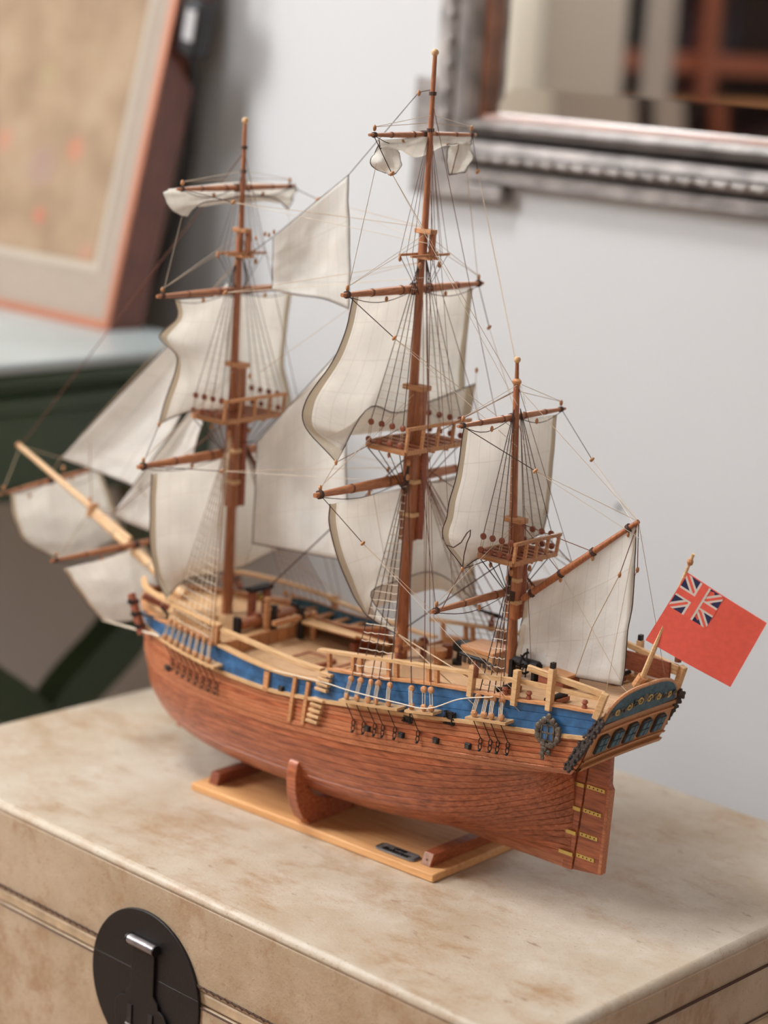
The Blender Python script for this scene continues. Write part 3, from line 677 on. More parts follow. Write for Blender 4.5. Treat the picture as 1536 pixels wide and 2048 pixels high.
# decks
def deck(name, x0, x1, zf, mat):
    P = []
    for i in range(21):
        x = x0 + (x1 - x0) * i / 20; z = zf(x); h = -HX(x, z).y - .0015
        P.append([Vector((x, -h + 2 * h * j / 8, z + .0025 * (1 - (2 * j / 8 - 1) ** 2))) for j in range(9)])
    low_ = [[p - Vector((0, 0, .002)) for p in r] for r in P]
    d = MB().grid(P).grid(low_, True).build(name, mat, ship, smooth=True, angle=40)
    mbs = MB(); n = int(2 * .075 / .0042)
    for k in range(n):
        y = -.074 + .148 * k / (n - 1); pts = []
        for i in range(21):
            x = x0 + (x1 - x0) * i / 20; z = zf(x); h = -HX(x, z).y - .0015
            if abs(y) < h - .001: pts.append((x, y, z + .0025 * (1 - (y / h) ** 2) + .00003))
        if len(pts) > 2: mbs.tube(pts, .00012, 4)
    tag(mbs.build('caulking_lines', M['tan'], d), kind='stuff')
    return d
ZD_W = lambda x: ZT_W(x) - .0135
ZD_Q = lambda x: ZT_Q(x) - .0055
ZD_F = lambda x: ZT_F(x) - .0035
deck('waist_deck', -.242, -.108, ZD_W, M['deck'])
deck('quarterdeck', -.1115, .134, ZD_Q, M['deck'])
deck('forecastle_deck', -.378, -.236, ZD_F, M['pale'])
for x, z0, z1 in ((-.236, .122, ZD_F(-.236) + .0024), (-.1115, .122, ZD_Q(-.1115) + .0022)):
    h = -HX(x, .14).y - .002
    bk_ = MB().box((x, 0, (z0 + z1) / 2), (.002, 2 * h, z1 - z0)).build('bulkhead', M['tan'], ship)
    for k in range(12):
        MB().box((x + (.0013 if x < -.2 else -.0013), -h + (k + .5) * 2 * h / 12, (z0 + z1) / 2), (.0008, 2 * h / 12 - .0008, z1 - z0)).build('bulkhead_board', M['tan'], bk_)
# keel, stem, sternpost, rudder
MB().add([(-.330, -.003, .0235), (.0895, -.003, .0235), (.0895, -.003, .031), (-.330, -.003, .031), (-.330, .003, .0235), (.0895, .003, .0235), (.0895, .003, .031), (-.330, .003, .031)], [(0, 1, 2, 3), (7, 6, 5, 4), (0, 4, 5, 1), (1, 5, 6, 2), (2, 6, 7, 3), (3, 7, 4, 0)]).build('keel', M['wale'], ship, bevel=.0004)
P = []
for i in range(25):
    z = .0245 + (.1475 - .0245) * i / 24; x = XS(max(z, .030)); f = .002 + .010 * (i / 24) ** 1.5
    P.append([Vector((x - f, -.0028, z)), Vector((x + .004, -.0028, z)), Vector((x + .004, .0028, z)), Vector((x - f, .0028, z)), Vector((x - f, -.0028, z))])
MB().grid(P).build('stem', M['wale'], ship, smooth=True, angle=40)
MB().prism([(.0815, .0235), (.0905, .0235), (.0985, .127), (.0905, .127)], (1, 0, 0), (0, 0, 1), (0, 1, 0), (0, -.0033, 0), .0066).build('sternpost', M['hull'], ship, bevel=.0004)
rud = MB().prism([(.0920, .0245), (.1180, .0275), (.1200, .098), (.1180, .1015), (.1172, .128), (.1012, .130), (.0998, .127)], (1, 0, 0), (0, 0, 1), (0, 1, 0), (0, -.0032, 0), .0064).build('rudder', M['hull'], ship, bevel=.0006)
MB().prism([(.1150, .0275), (.1182, .0277), (.1202, .098), (.1172, .0985)], (1, 0, 0), (0, 0, 1), (0, 1, 0), (0, -.0035, 0), .0070).build('rudder_edge', M['wale'], rud, bevel=.0005)
for i, z in enumerate((.0365, .0545, .0745, .0945)):
    xp = .092 + (z - .0245) * .0765
    for s in (-1, 1):
        ys = -.0036 * s
        h_ = MB().box((xp + .010, ys, z + .0012), (.0165, .0008, .0030)).build('hinge_strap', M['brass'], rud)
        MB().box((xp - .0075, -.0040 * s - .0012 * s * (i < 2), z + .0006), (.013, .0010, .0030)).build('hinge_strap', M['brass'], rud)
        for j in range(4):
            MB().ball((xp + .004 + .0038 * j, -.0042 * s, z + .0012), .0006, 6).build('rivet', M['rope_dark'], rud)
    MB().tube([(xp, 0, z - .0022), (xp, 0, z + .0040)], .0022, 8).build('pintle', M['brass'], rud, smooth=True)
# counter, transom, stern windows, carved taffrail
def TX_(z): return XE(z)
trs = MB()
P = []
for j in range(9):
    z = .1245 + .0445 * j / 8; h = half(1, z) - .0004
    P.append([Vector((TX_(z) + .0008, -h + 2 * h * i / 10, z + .0010 * (1 - (2 * i / 10 - 1) ** 2))) for i in range(11)])
back = [[p + Vector((-.0035, 0, 0)) for p in r] for r in P]
trs.grid(P).grid(back, True)
trs.grid([P[0], back[0]], True).grid([P[-1], back[-1]])
tro = trs.build('transom', M['tan'], ship, smooth=True, angle=40)
def on_tr(y, z, out=0.0):
    return Vector((TX_(z) + .0008 + out, y, z + .0010 * (1 - (y / .055) ** 2)))
for zz, hh, dd in ((.1262, .0036, .0030), (.1345, .0016, .0016), (.1560, .0018, .0016), (.1610, .0030, .0022)):
    rows = []
    for i in range(15):
        y = -.0548 + .1096 * i / 14
        a = on_tr(y, zz, dd); b_ = on_tr(y, zz + hh, dd); c0 = on_tr(y, zz, -.001); d0 = on_tr(y, zz + hh, -.001)
        rows.append([a, b_, d0, c0, a])
    MB().grid(rows).build('transom_moulding', M['tan'], tro)
for k in range(5):
    y = -.0385 + .01925 * k; zc = .1470; wd, hh = (.0066, .0080 + .0010 * (k == 2))
    nx = Vector((.93, 0, -.36)).normalized(); uz = Vector((.36, 0, .93)).normalized()
    c = on_tr(y, zc, .0002)
    wn = MB().prism([(-wd, -hh), (wd, -hh), (wd, hh * .7), (wd * .5, hh), (-wd * .5, hh), (-wd, hh * .7)], (0, 1, 0), uz, nx, c, .0018).build('stern_window', M['darkcarve'], tro)
    for a in (-1, 1):
        for bq in (-1, 1):
            MB().box((0, 0, 0), (.0010, wd * .74, hh * .72), None).build('pane', M['teal'], tro, loc=c + nx * .0019 + Vector((0, a * wd * .46, 0)) + uz * (bq * hh * .43 - .0006), rot=(0, R(21), 0))
# taffrail panel
uz = Vector((.25, 0, .97)).normalized(); nx = Vector((.97, 0, -.25)).normalized()
_h = [-.0485 + .097 * i / 24 for i in range(25)]
tf = [(y, .0240 * max(0, 1 - abs(y / .0485) ** 3.2) ** .5) for y in _h]
tf = [(-.0485, .002)] + tf[1:-1] + [(.0485, .002), (.030, .0012), (.0, .0016), (-.030, .0012)]
NTF = 25
c0 = Vector((TX_(.163) + .0012, 0, .1650))
taff = MB().prism(tf, (0, 1, 0), uz, nx, c0, .0030).build('taffrail_panel', M['teal'], ship, bevel=.0004)
MB().tube([c0 + Vector((0, y * 1.012, 0)) + uz * (z + .0004) + nx * .0012 for y, z in tf[:NTF]], .0016, 8).build('taffrail_capping', M['tan'], taff, smooth=True)
random.seed(3)
for s in (-1, 1):
    for k in range(6):
        cy = s * (.006 + .0072 * k); cz = .0120 - .0006 * k; pts = []
        for i in range(15):
            t = i / 14; a = t * 7.5 + k; r_ = .0042 * (1 - t * .8) * (1 - .06 * k)
            pts.append(c0 + Vector((0, cy + s * r_ * math.cos(a), 0)) + uz * (cz + r_ * math.sin(a) * .9) + nx * .0034)
        MB().tube(pts, .00075, 5).build('scroll_carving', M['pewter'] if k % 2 else M['gilt'], taff, smooth=True)
MB().ball(c0 + uz * .0145 + nx * .0032, .0034, 10, (.4, 1, 1)).build('rosette_carving', M['pewter'], taff, smooth=True)
for s in (-1, 1):                      # carved quarter pieces at the corners of the stern
    qo = None
    for k in range(9):
        t = k / 8; z = .1285 + .040 * t; x = .1155 + .0235 * t; r_ = .0044 - .0012 * abs(t - .5)
        p = (x, s * (half(1, z) + .0012), z)
        b_ = MB().ball((0, 0, 0), r_, 8, (1.15, .55, 1.0))
        for q in range(5):
            aa = q * 1.256 + k; b_.ball((r_ * .8 * math.cos(aa), -.0012 * -s, r_ * .8 * math.sin(aa)), r_ * .42, 6)
        o = b_.build('quarter_carving' if qo is None else 'carved_leaf', M['darkcarve'], qo or ship, smooth=True)
        if qo is None: qo = o; o.location = p
        else: o.location = Vector(p) - qo.location
# quarter badge with small blue window
for s in (-1, 1):
    pq = HX(.0985, .1525); yq = pq.y * s * -1
    qb = empty('quarter_badge', (pq.x, yq + .0022 * (1 if s > 0 else -1), .1525), R(10) * (-1 if s > 0 else 1)); qb.parent = ship
    sg = 1 if s > 0 else -1
    out = Vector((0, sg, 0))
    MB().box((0, sg * .0012, 0), (.0110, .0022, .0125)).build('badge_window', M['blue'], qb)
    for a in (-1, 0, 1):
        MB().box((a * .0050, sg * .0024, 0), (.0012, .0012, .0130)).build('glazing_bar', M['pewter'], qb); MB().box((0, sg * .0024, a * .0060), (.0112, .0012, .0012)).build('glazing_bar', M['pewter'], qb)
    for i in range(16):
        a = 2 * math.pi * i / 16; rr = .0024 + .0007 * (i % 2)
        MB().ball((.0088 * math.cos(a), sg * .0015, .0098 * math.sin(a)), rr, 8, (1, .7, 1)).build('carved_scroll', M['pewter'], qb, smooth=True)
    for (dx, dz, rr) in ((0, .0125, .0026), (-.0022, -.0135, .0032), (-.0035, -.0172, .0026), (.0015, -.0155, .0024), (-.0028, -.0205, .0017)):
        MB().ball((dx, sg * .0015, dz), rr, 8, (1, .7, 1)).build('carved_scroll', M['pewter'], qb, smooth=True)
# ------------------------------------------------------------------ spars
def V(*a): return Vector(a)
def lerp(a, b, t): return Vector(a) + (Vector(b) - Vector(a)) * t
def rope(name, pts, r=.00036, mat='rope_brown', parent=None, sag=0, n=4):
    pts = [Vector(p) for p in pts]
    if sag and len(pts) == 2:
        a, b_ = pts; pts = [lerp(a, b_, t / 8) - V(0, 0, sag * 4 * (t / 8) * (1 - t / 8)) for t in range(9)]
    return MB().tube(pts, r, n).build(name, M[mat], parent or ship)
block_me = MB().ball((0, 0, 0), .0024, 8, (.62, .75, 1.15)).mesh('block', M['tan'], True)
dead_b = MB(); dead_b.tube([(0, -.0013, 0), (0, -.0008, 0), (0, .0008, 0), (0, .0013, 0)], [.0020, .0027, .0027, .0020], 12)
dead_me = dead_b.mesh('deadeye', M['tan'], True, 40)
dead_dark = dead_b.mesh('deadeye', M['redwood'], True, 40)
def block(p, parent=None, rot=(0, 0, 0), s=1.0): return inst(block_me, 'block', parent or ship, p, rot, (s, s, s))

def xm(z, a, b_): return a[0] + (b_[0] - a[0]) * (z - a[1]) / (b_[1] - a[1])
MAIN = lambda z: xm(z, (-.0968, .14), (-.0999, .64))
FORE = lambda z: xm(z, (-.2970, .13), (-.3001, .574))
MIZ = lambda z: xm(z, (.0145, .20), (.0017, .4157))
def sparz(name, fx, z0, z1, r0, r1, parent, mat='mast', dx=0., dy=0., n=12, knob=0):
    pr = []; k = 10
    for i in range(k + 1): pr.append((fx(z0 + (z1 - z0) * i / k) + dx, dy, z0 + (z1 - z0) * i / k))
    rr = [r0 + (r1 - r0) * i / k for i in range(k + 1)]
    o = MB().tube(pr, rr, n).build(name, M[mat], parent, smooth=True, angle=40)
    if knob:
        MB().ball((pr[-1][0], dy, z1), knob, 10).build('truck', M['pole'], parent, smooth=True)
    return o
def make_mast(name, fx, zd, zch, zpl, zcap, zx1, zx0, ztop, s, hw, tg=True):
    ms_ = empty(name, (0, 0, 0)); ms_.parent = ship
    sparz('lower_mast', fx, zd, zch + .004, .0056 * s, .0046 * s, ms_)
    MB().box((fx(zch) , 0, (zch + zpl) / 2), (.0125 * s, .0105 * s, zpl - zch)).build('mast_cheek', M['mast'], ms_, bevel=.0015)
    sparz('mast_fish', fx, zch + .002, zpl, .0033 * s, .0033 * s, ms_, 'redwood', dx=.0075 * s, dy=.0052 * s)
    for zz in (zch + (zpl - zch) * .28, zch + (zpl - zch) * .62):
        MB().box((fx(zz) + .001, .001, zz), (.0150 * s, .0140 * s, .0036)).build('mast_band', M['pale'], ms_, bevel=.0006)
    MB().box((fx(zcap) + .0035 * s, .002, (zpl + zcap) / 2), (.0078 * s, .0078 * s, zcap - zpl)).build('mast_head', M['mast'], ms_, bevel=.0008)
    MB().box((fx(zcap), .0005, zcap), (.0205 * s, .0125 * s, .0042)).build('mast_cap', M['tan'], ms_, bevel=.0005)
    tm = sparz('topmast', fx, zpl - .006, zx1, .0042 * s, .0030 * s, ms_, dx=-.0030 * s)
    # platform (the top)
    pf = empty('top_platform', (0, 0, 0)); pf.parent = ship
    x0, x1 = fx(zpl) - .027 * s, fx(zpl) + .024 * s
    poly = [(x1, -hw), (x1, hw), (x0 + .014 * s, hw)] + [(x0 + .014 * s - .014 * s * math.sin(a), hw * math.cos(a)) for a in [math.pi * i / 8 for i in range(1, 8)]] + [(x0 + .014 * s, -hw)]
    for i in range(len(poly)):
        a, b_ = poly[i], poly[(i + 1) % len(poly)]
        MB().bar((a[0], a[1], zpl), (b_[0], b_[1], zpl), .0030, .0034).build('platform_rim', M['tan'], pf)
    nb_ = 13
    for i in range(nb_):
        y = -hw + 2 * hw * (i + .5) / nb_; q = max(0, 1 - (y / hw) ** 2) ** .5
        MB().box((((x0 + .014 * s - .013 * s * q) + x1) / 2, y, zpl + .0006 + .0008 * (i % 2)), (x1 - (x0 + .014 * s - .013 * s * q), 2 * hw / nb_ * .74, .0014)).build('platform_board', M['redwood'] if i % 2 else M['tan'], pf)
    for y in (-hw * .45, 0, hw * .45):
        MB().bar((x0 + .002, y, zpl - .0028), (x1 - .002, y, zpl - .0028), .0022, .0030).build('trestle', M['tan'], pf)
    rl = empty('top_railing', (0, 0, 0)); rl.parent = ship
    for k in range(5):
        y = -hw + 2 * hw * k / 4
        MB().bar((x1, y, zpl + .001), (x1 + .0015, y, zpl + .019 * s), .0022, .0022).build('baluster', M['tan'], rl)
    MB().bar((x1 + .0015, -hw - .002, zpl + .0195 * s), (x1 + .0015, hw + .002, zpl + .0195 * s), .0028, .0026).build('top_rail', M['tan'], rl)
    for sd in (-1, 1):
        for k in range(4):
            xx = x0 + .012 * s + k * (x1 - x0 - .018 * s) / 3
            inst(dead_dark, 'deadeye', ms_, (xx, sd * hw, zpl + .0052), (0, 0, 0), (.95, .95, .95)); inst(dead_dark, 'deadeye', ms_, (xx, sd * (hw - .002), zpl + .0190 * s), (0, 0, 0), (.95, .95, .95))
            rope('lanyard', [(xx - .0008, sd * hw, zpl + .006), (xx - .0008, sd * (hw - .002), zpl + .0185 * s)], .0003, 'rope_tan', ms_); rope('lanyard', [(xx + .0010, sd * hw, zpl + .006), (xx + .0010, sd * (hw - .002), zpl + .0185 * s)], .0003, 'rope_tan', ms_)
            rope('futtock_shroud', [(xx, sd * hw, zpl - .002), (fx(zpl - .03) , sd * .006, zpl - .040 * s)], .00042, 'rope_dark', ms_)
            rope('topmast_shroud', [(xx, sd * (hw - .002), zpl + .0215 * s), (fx(zx0) - .001, sd * .004, zx0 - .004)], .0004, 'rope_dark', ms_)
        xs_ = [x0 + .012 * s + k * (x1 - x0 - .018 * s) / 3 for k in range(4)]
        rat = MB(); zz = zpl + .026 * s
        while zz < zx0 - .02:
            t = (zz - zpl - .0215 * s) / (zx0 - .004 - zpl - .0215 * s)
            rat.tube([lerp((x_, sd * (hw - .002), zpl + .0215 * s), (fx(zx0) - .001, sd * .004, zx0 - .004), t) for x_ in xs_], .00016, 3); zz += .0062
        tag(rat.build('ratlines', M['rope_pale'], ms_), kind='stuff')
    if tg:
        MB().box((fx(zx1) , 0, zx1), (.0170 * s, .0085 * s, .0036)).build('topmast_cap', M['tan'], ms_, bevel=.0004)
        MB().box((fx(zx1) + .005, .003, (zx0 + zx1) / 2), (.0040, .0036, zx1 - zx0)).build('topmast_head', M['mast'], ms_)
        ct = empty('crosstrees', (0, 0, 0)); ct.parent = ship
        for dx in (-.006, .006):
            MB().bar((fx(zx0) + dx, -.0235, zx0), (fx(zx0) + dx, .0235, zx0), .0022, .0018).build('crosstree', M['tan'], ct)
        for dy in (-.004, .004):
            MB().bar((fx(zx0) - .010, dy, zx0 - .0022), (fx(zx0) + .011, dy, zx0 - .0022), .0020, .0024).build('trestle', M['tan'], ct)
        tgm = sparz('topgallant_mast', fx, zx0 - .004, ztop, .0030 * s, .0017 * s, ms_, dx=-.0012, knob=.0030)
        for sd in (-1, 1):
            for dx in (-.007, 0, .006):
                rope('topgallant_shroud', [(fx(zx0) + dx, sd * .0225, zx0), (fx(ztop) - .001, sd * .0015, zx0 + (ztop - zx0) * .60)], .00026, 'rope_brown', ms_)
                rope('shroud_tail', [(fx(zx0) + dx, sd * .0225, zx0), (fx(zx0), sd * .0035, zx0 - .032)], .00026, 'rope_dark', ms_)
        for t in (.62, .80):
            zz = zx0 + (ztop - zx0) * t
            MB().tube([(fx(zz) - .0012, 0, zz - .0014), (fx(zz) - .0012, 0, zz + .0014)], .0030 * s, 8).build('rope_collar', M['rope_dark'], ms_)
    else:
        MB().ball((fx(zx1) - .003 * s, 0, zx1), .0038, 10, (1, 1, .8)).build('mast_collar', M['tan'], ms_, smooth=True)
        sparz('pole_head', fx, zx1, ztop, .0017, .0014, ms_, dx=-.0030 * s, knob=.0028)
    return ms_
make_mast('main_mast', MAIN, .138, .251, .3315, .3773, .5021, .4837, .6400, 1.0, .0385)
make_mast('fore_mast', FORE, .128, .2404, .3223, .3660, .4815, .4621, .5730, .94, .0365)
make_mast('mizzen_mast', MIZ, .166, .2100, .2620, .2892, .3969, .3800, .4140, .82, .0280, tg=False)

def yard(name, fx, z, yl, yr, r, dx=-.0075, mat='yard', parent=None, furl=0, tilt=0.0):
    x = fx(z) + dx; k = 16; pts = []; rr = []
    for i in range(k + 1):
        t = i / k; y = -yl + (yl + yr) * t; pts.append((x, y, z + tilt * y)); q = abs(2 * t - 1); rr.append(r * (1 - .55 * q ** 2.0))
    o = MB().tube(pts, rr, 10).build(name, M[mat], parent or ship, smooth=True, angle=40)
    for q in (-.30, -.10, .10, .30):
        y = q * (yl + yr); MB().tube([(x, y - .0010, z + tilt * y), (x, y + .0010, z + tilt * y)], r * (1 - .55 * (2 * q) ** 2) * 1.14, 8).build('yard_band', M['rope_brown'], o)
    MB().tube([(x, -.003, z), (x, .003, z)], r * 1.35, 8).build('sling', M['rope_dark'], o)
    for sd, e in ((-1, yl), (1, yr)):
        y = sd * (e - .006)
        MB().tube([(x, y - .0015, z + tilt * y), (x, y + .0015, z + tilt * y)], r * .85, 8).build('yardarm_lashing', M['rope_dark'], o)
        block((x, y, z + tilt * y + .0052), o, s=.95)
        block((x + .002, sd * e * .42, z + tilt * y - .0058), o, s=.9)
        foot = [lerp((x + .0015, y, z - r * .4), (x + .0015, sd * .008, z - r * .6), t / 8) - V(0, 0, .0062 * math.sin(math.pi * t / 8)) for t in range(9)]
        rope('footrope', foot, .00032, 'rope_dark', o)
    return o
YD = {}
YD['mc'] = yard('main_yard', MAIN, .3010, .108, .108, .0044)
YD['mt'] = yard('main_topsail_yard', MAIN, .4555, .088, .088, .0036)
YD['mg'] = yard('main_topgallant_yard', MAIN, .5765, .066, .066, .0026)
YD['fc'] = yard('fore_yard', FORE, .2870, .106, .106, .0042)
YD['ft'] = yard('fore_topsail_yard', FORE, .4290, .090, .090, .0033)
YD['fg'] = yard('fore_topgallant_yard', FORE, .5165, .071, .071, .0026)
YD['zt'] = yard('mizzen_topsail_yard', MIZ, .3690, .069, .069, .0027, dx=-.005)
YD['zc'] = yard('crossjack_yard', MIZ, .2315, .098, .098, .0032, dx=-.004)
bows = empty('bowsprit', (0, 0, 0)); bows.parent = ship
bdir = (V(-.5823, 0, .2443) - V(-.3969, 0, .1664)).normalized()
b0, b1 = V(-.352, 0, .1475), V(-.476, .0, .2000)
MB().tube([b0, lerp(b0, b1, .5), b1], [.0052, .0046, .0036], 12).build('bowsprit_spar', M['pole'], bows, smooth=True, angle=40)
MB().tube([V(-.425, .001, .1840), V(-.50, 0, .2135), V(-.5823, 0, .2455)], [.0032, .0032, .0024], 12).build('jib_boom', M['pole'], bows, smooth=True, angle=40)
MB().box((-.476, 0, .2025), (.004, .0095, .0135), Matrix.Rotation(R(-23), 3, 'Y').inverted()).build('bowsprit_cap', M['tan'], bows, bevel=.0006)
for t in (.15, .35, .55, .75):
    p = lerp(b0, b1, t); MB().tube([p - bdir * .002, p + bdir * .002], .0054 - .0012 * t, 10).build('gammoning', M['rope_dark'] if t < .2 else M['rope_tan'], bows, smooth=True)
MB().ball((-.5823, 0, .2455), .0032, 8).build('boom_knob', M['tan'], bows, smooth=True)
block((-.517, -.001, .2350), bows); block((-.48, 0, .2120), bows)
SPX = lambda z: -.4174
SPT = lambda z: -.5367
YD['s1'] = yard('spritsail_yard', SPX, .1815, .1010, .100, .0030, dx=0)
YD['s2'] = yard('spritsail_topsail_yard', SPT, .2190, .0620, .062, .0024, dx=0, tilt=.09)
gaff0, gaff1 = ay(1046, 1198, 0), ay(1277, 1043, 0)
gf = MB().tube([gaff0, lerp(gaff0, gaff1, .4), gaff1], [.0026, .0030, .0018], 10).build('gaff', M['mast'], ship, smooth=True, angle=40)
for t in (.08, .34, .62, .92):
    p = lerp(gaff0, gaff1, t); d = (gaff1 - gaff0).normalized()
    MB().tube([p - d * .0014, p + d * .0014], .0034, 8).build('gaff_band', M['rope_dark'], gf); block(p - V(0, 0, .005) if t > .3 else p + V(0, 0, .004), gf, s=.85)
MB().tube([(MIZ(.2296), 0, .2255), (MIZ(.2296), 0, .2335)], .0066, 10).build('gaff_jaws_lashing', M['rope_dark'], gf)

# ------------------------------------------------------------------ sails
def cr(p0, p1, p2, p3, t): return .5 * ((2 * p1) + (-p0 + p2) * t + (2 * p0 - 5 * p1 + 4 * p2 - p3) * t * t + (-p0 + 3 * p1 - 3 * p2 + p3) * t ** 3)
def crline(pts, n):
    pts = [Vector(p) for p in pts]; e = [pts[0] * 2 - pts[1]] + pts + [pts[-1] * 2 - pts[-2]]; out = []
    for i in range(n + 1):
        f = i / n * (len(pts) - 1); k = min(int(f), len(pts) - 2); out.append(cr(e[k], e[k + 1], e[k + 2], e[k + 3], f - k))
    return out
def sail(name, net, nr=26, nc=22, wrinkle=.0012, mat='sail', edges=True, parent=None, seed=1, hem=True):
    """net: rows (head to foot) of control points from port to starboard; swept as a smooth cloth"""
    rows = [crline(r, nc) for r in net]
    cols = [crline([r[j] for r in rows], nr) for j in range(nc + 1)]
    P = [[cols[j][i] for j in range(nc + 1)] for i in range(nr + 1)]
    rnd = random.Random(seed); ph = [rnd.uniform(0, 6.28) for _ in range(8)]
    Q = []
    for i, r in enumerate(P):
        q = []
        for j, p in enumerate(r):
            s, t = j / nc, i / nr
            a = P[i][min(j + 1, nc)] - P[i][max(j - 1, 0)]; b_ = P[min(i + 1, nr)][j] - P[max(i - 1, 0)][j]
            n_ = a.cross(b_)
            n_ = n_.normalized() if n_.length > 1e-12 else Vector((1, 0, 0))
            wv = math.sin(9 * s + 4 * t + ph[0]) * .5 + math.sin(17 * t - 5 * s + ph[1]) * .35 + math.sin(23 * s + 13 * t + ph[2]) * .25 + math.sin(31 * t + 11 * s + ph[3]) * .15
            q.append(p + n_ * wv * wrinkle * min(1, 4 * t))
        Q.append(q)
    mb = MB(); mb.grid(Q); mb.uv = True
    me = mb.mesh(name, M[mat], True)
    uvl = me.uv_layers.new(name='UVMap'); W_ = sum((P[0][j + 1] - P[0][j]).length for j in range(nc)); H_ = sum((P[i + 1][nc // 2] - P[i][nc // 2]).length for i in range(nr))
    for lp in me.loops:
        i, j = divmod(lp.vertex_index, nc + 1); uvl.data[lp.index].uv = (max(W_, .03) * j / nc + .003, H_ * i / nr + .01)
    o = bpy.data.objects.new(name, me); COL.objects.link(o); o.parent = parent or ship
    sm = o.modifiers.new('thickness', 'SOLIDIFY'); sm.thickness = .00035; sm.offset = 0
    if edges:
        per = [Q[0][j] for j in range(nc + 1)], [Q[i][0] for i in range(nr + 1)], [Q[nr][j] for j in range(nc + 1)], [Q[i][nc] for i in range(nr + 1)]
        for k, e in enumerate(per):
            if k: rope('boltrope', e, .00048, 'rope_dark', o)
    if hem:
        for cc in (0, nc):
            d = 1 if cc == 0 else -1
            w2 = max(1, round(nc * .05))
            G = []
            for i in range(nr + 1):
                a, b_ = Q[i][cc], Q[i][cc + d * w2]
                tt = (b_ - a); up = (Q[min(i + 1, nr)][cc] - Q[max(i - 1, 0)][cc]); nn = tt.cross(up); nn = nn.normalized() * .0005 if nn.length > 0 else Vector((0, 0, 0))
                if nn.x < 0: nn = -nn
                G.append([a + nn, lerp(a, b_, .5) + nn, b_ + nn])
            hm = MB().grid(G); hm.uv = True; me = hm.mesh('hem', M['hem'], True); u2 = me.uv_layers.new(name='UVMap')
            ho = bpy.data.objects.new('hem', me); COL.objects.link(ho); ho.parent = o
    return o
def row(X, pts):
    """surveyed row: list of (u, v, dx) -> points on the planes x = X + dx"""
    return [ax(u, v, X + d) for u, v, d in pts]
XMT = MAIN(.4555) - .0085
sail('main_topsail', [
 row(XMT, [(706, 594, 0), (764, 589, 0), (826, 584, 0), (888, 579, 0), (945, 575, 0)]),
 row(XMT, [(690, 668, -.010), (750, 668, -.020), (815, 664, -.024), (880, 655, -.020), (936, 650, -.010)]),
 row(XMT, [(652, 745, -.024), (725, 748, -.038), (800, 745, -.042), (868, 735, -.036), (930, 715, -.022)]),
 row(XMT, [(613, 803, -.034), (700, 812, -.048), (782, 815, -.052), (860, 802, -.046), (928, 765, -.030)]),
 row(XMT, [(609, 850, -.034), (695, 872, -.044), (770, 862, -.048), (848, 862, -.044), (940, 828, -.026)]),
 row(XMT, [(672, 925, -.006), (737, 816, -.020), (790, 824, -.024), (856, 805, -.020), (951, 769, -.004)])], nr=32, seed=2)
XMC = MAIN(.301) - .0085
sail('main_course', [
 row(XMC, [(660, 1008, 0), (727, 993, 0), (795, 978, 0), (862, 963, 0), (925, 948, 0)]),
 row(XMC, [(660, 1055, -.006), (728, 1045, -.016), (800, 1030, -.020), (870, 1015, -.016), (932, 1000, -.006)]),
 row(XMC, [(688, 1150, -.010), (745, 1125, -.026), (810, 1110, -.030), (880, 1095, -.026), (942, 1085, -.006)]),
 row(XMC, [(716, 1208, .004), (742, 1180, -.020), (806, 1165, -.028), (878, 1152, -.024), (948, 1150, .008)]),
 row(XMC, [(742, 1240, .022), (746, 1216, -.012), (810, 1192, -.020), (880, 1180, -.016), (952, 1210, .026)]),
 row(XMC, [(795, 1268, .046), (739, 1188, .004), (806, 1160, -.002), (876, 1148, .002), (957, 1205, .046)])], nr=30, seed=3)
XZT = MIZ(.369) - .006
sail('mizzen_topsail', [
 row(XZT, [(928, 854, 0), (975, 847, 0), (1021, 841, 0), (1068, 835, 0), (1113, 829, 0)]),
 row(XZT, [(914, 945, -.006), (968, 940, -.014), (1016, 935, -.016), (1062, 925, -.014), (1106, 912, -.006)]),
 row(XZT, [(895, 1025, -.010), (952, 1028, -.020), (1005, 1020, -.022), (1052, 1005, -.020), (1100, 985, -.010)]),
 row(XZT, [(884, 1072, -.010), (945, 1085, -.018), (998, 1075, -.020), (1045, 1055, -.018), (1096, 1020, -.010)]),
 row(XZT, [(925, 1138, .004), (955, 1118, -.008), (1000, 1102, -.010), (1045, 1085, -.008), (1086, 1064, .004)])], seed=4)
# curled port corner of the mizzen topsail with its rope loop
rope('clew_loop', [ax(u, v, XZT + d) for u, v, d in ((884, 1076, -.008), (893, 1090, .002), (907, 1095, .008), (922, 1085, .010), (934, 1066, .010), (941, 1060, .010), (940, 1072, .010), (934, 1085, .009), (928, 1110, .007), (925, 1136, .004))], .0005, 'rope_dark')
XFT = FORE(.429) - .0085
sail('fore_topsail', [
 row(XFT, [(349, 600, 0), (408, 596, 0), (466, 592, 0), (525, 589, 0), (583, 586, 0)]),
 row(XFT, [(353, 637, .000), (408, 640, -.006), (466, 640, -.008), (522, 645, -.006), (574, 655, -.002)]),
 row(XFT, [(316, 673, -.014), (395, 690, -.014), (462, 695, -.014), (518, 700, -.012), (569, 715, -.008)]),
 row(XFT, [(355, 714, .008), (400, 735, -.010), (462, 740, -.018), (518, 745, -.016), (572, 755, -.008)]),
 row(XFT, [(340, 775, .000), (398, 785, -.012), (462, 790, -.018), (522, 795, -.016), (582, 800, -.006)]),
 row(XFT, [(318, 849, .000), (385, 822, -.006), (455, 824, -.008), (520, 828, -.006), (586, 838, .002)])], seed=5, wrinkle=.0016)
XFC = FORE(.287) - .0085
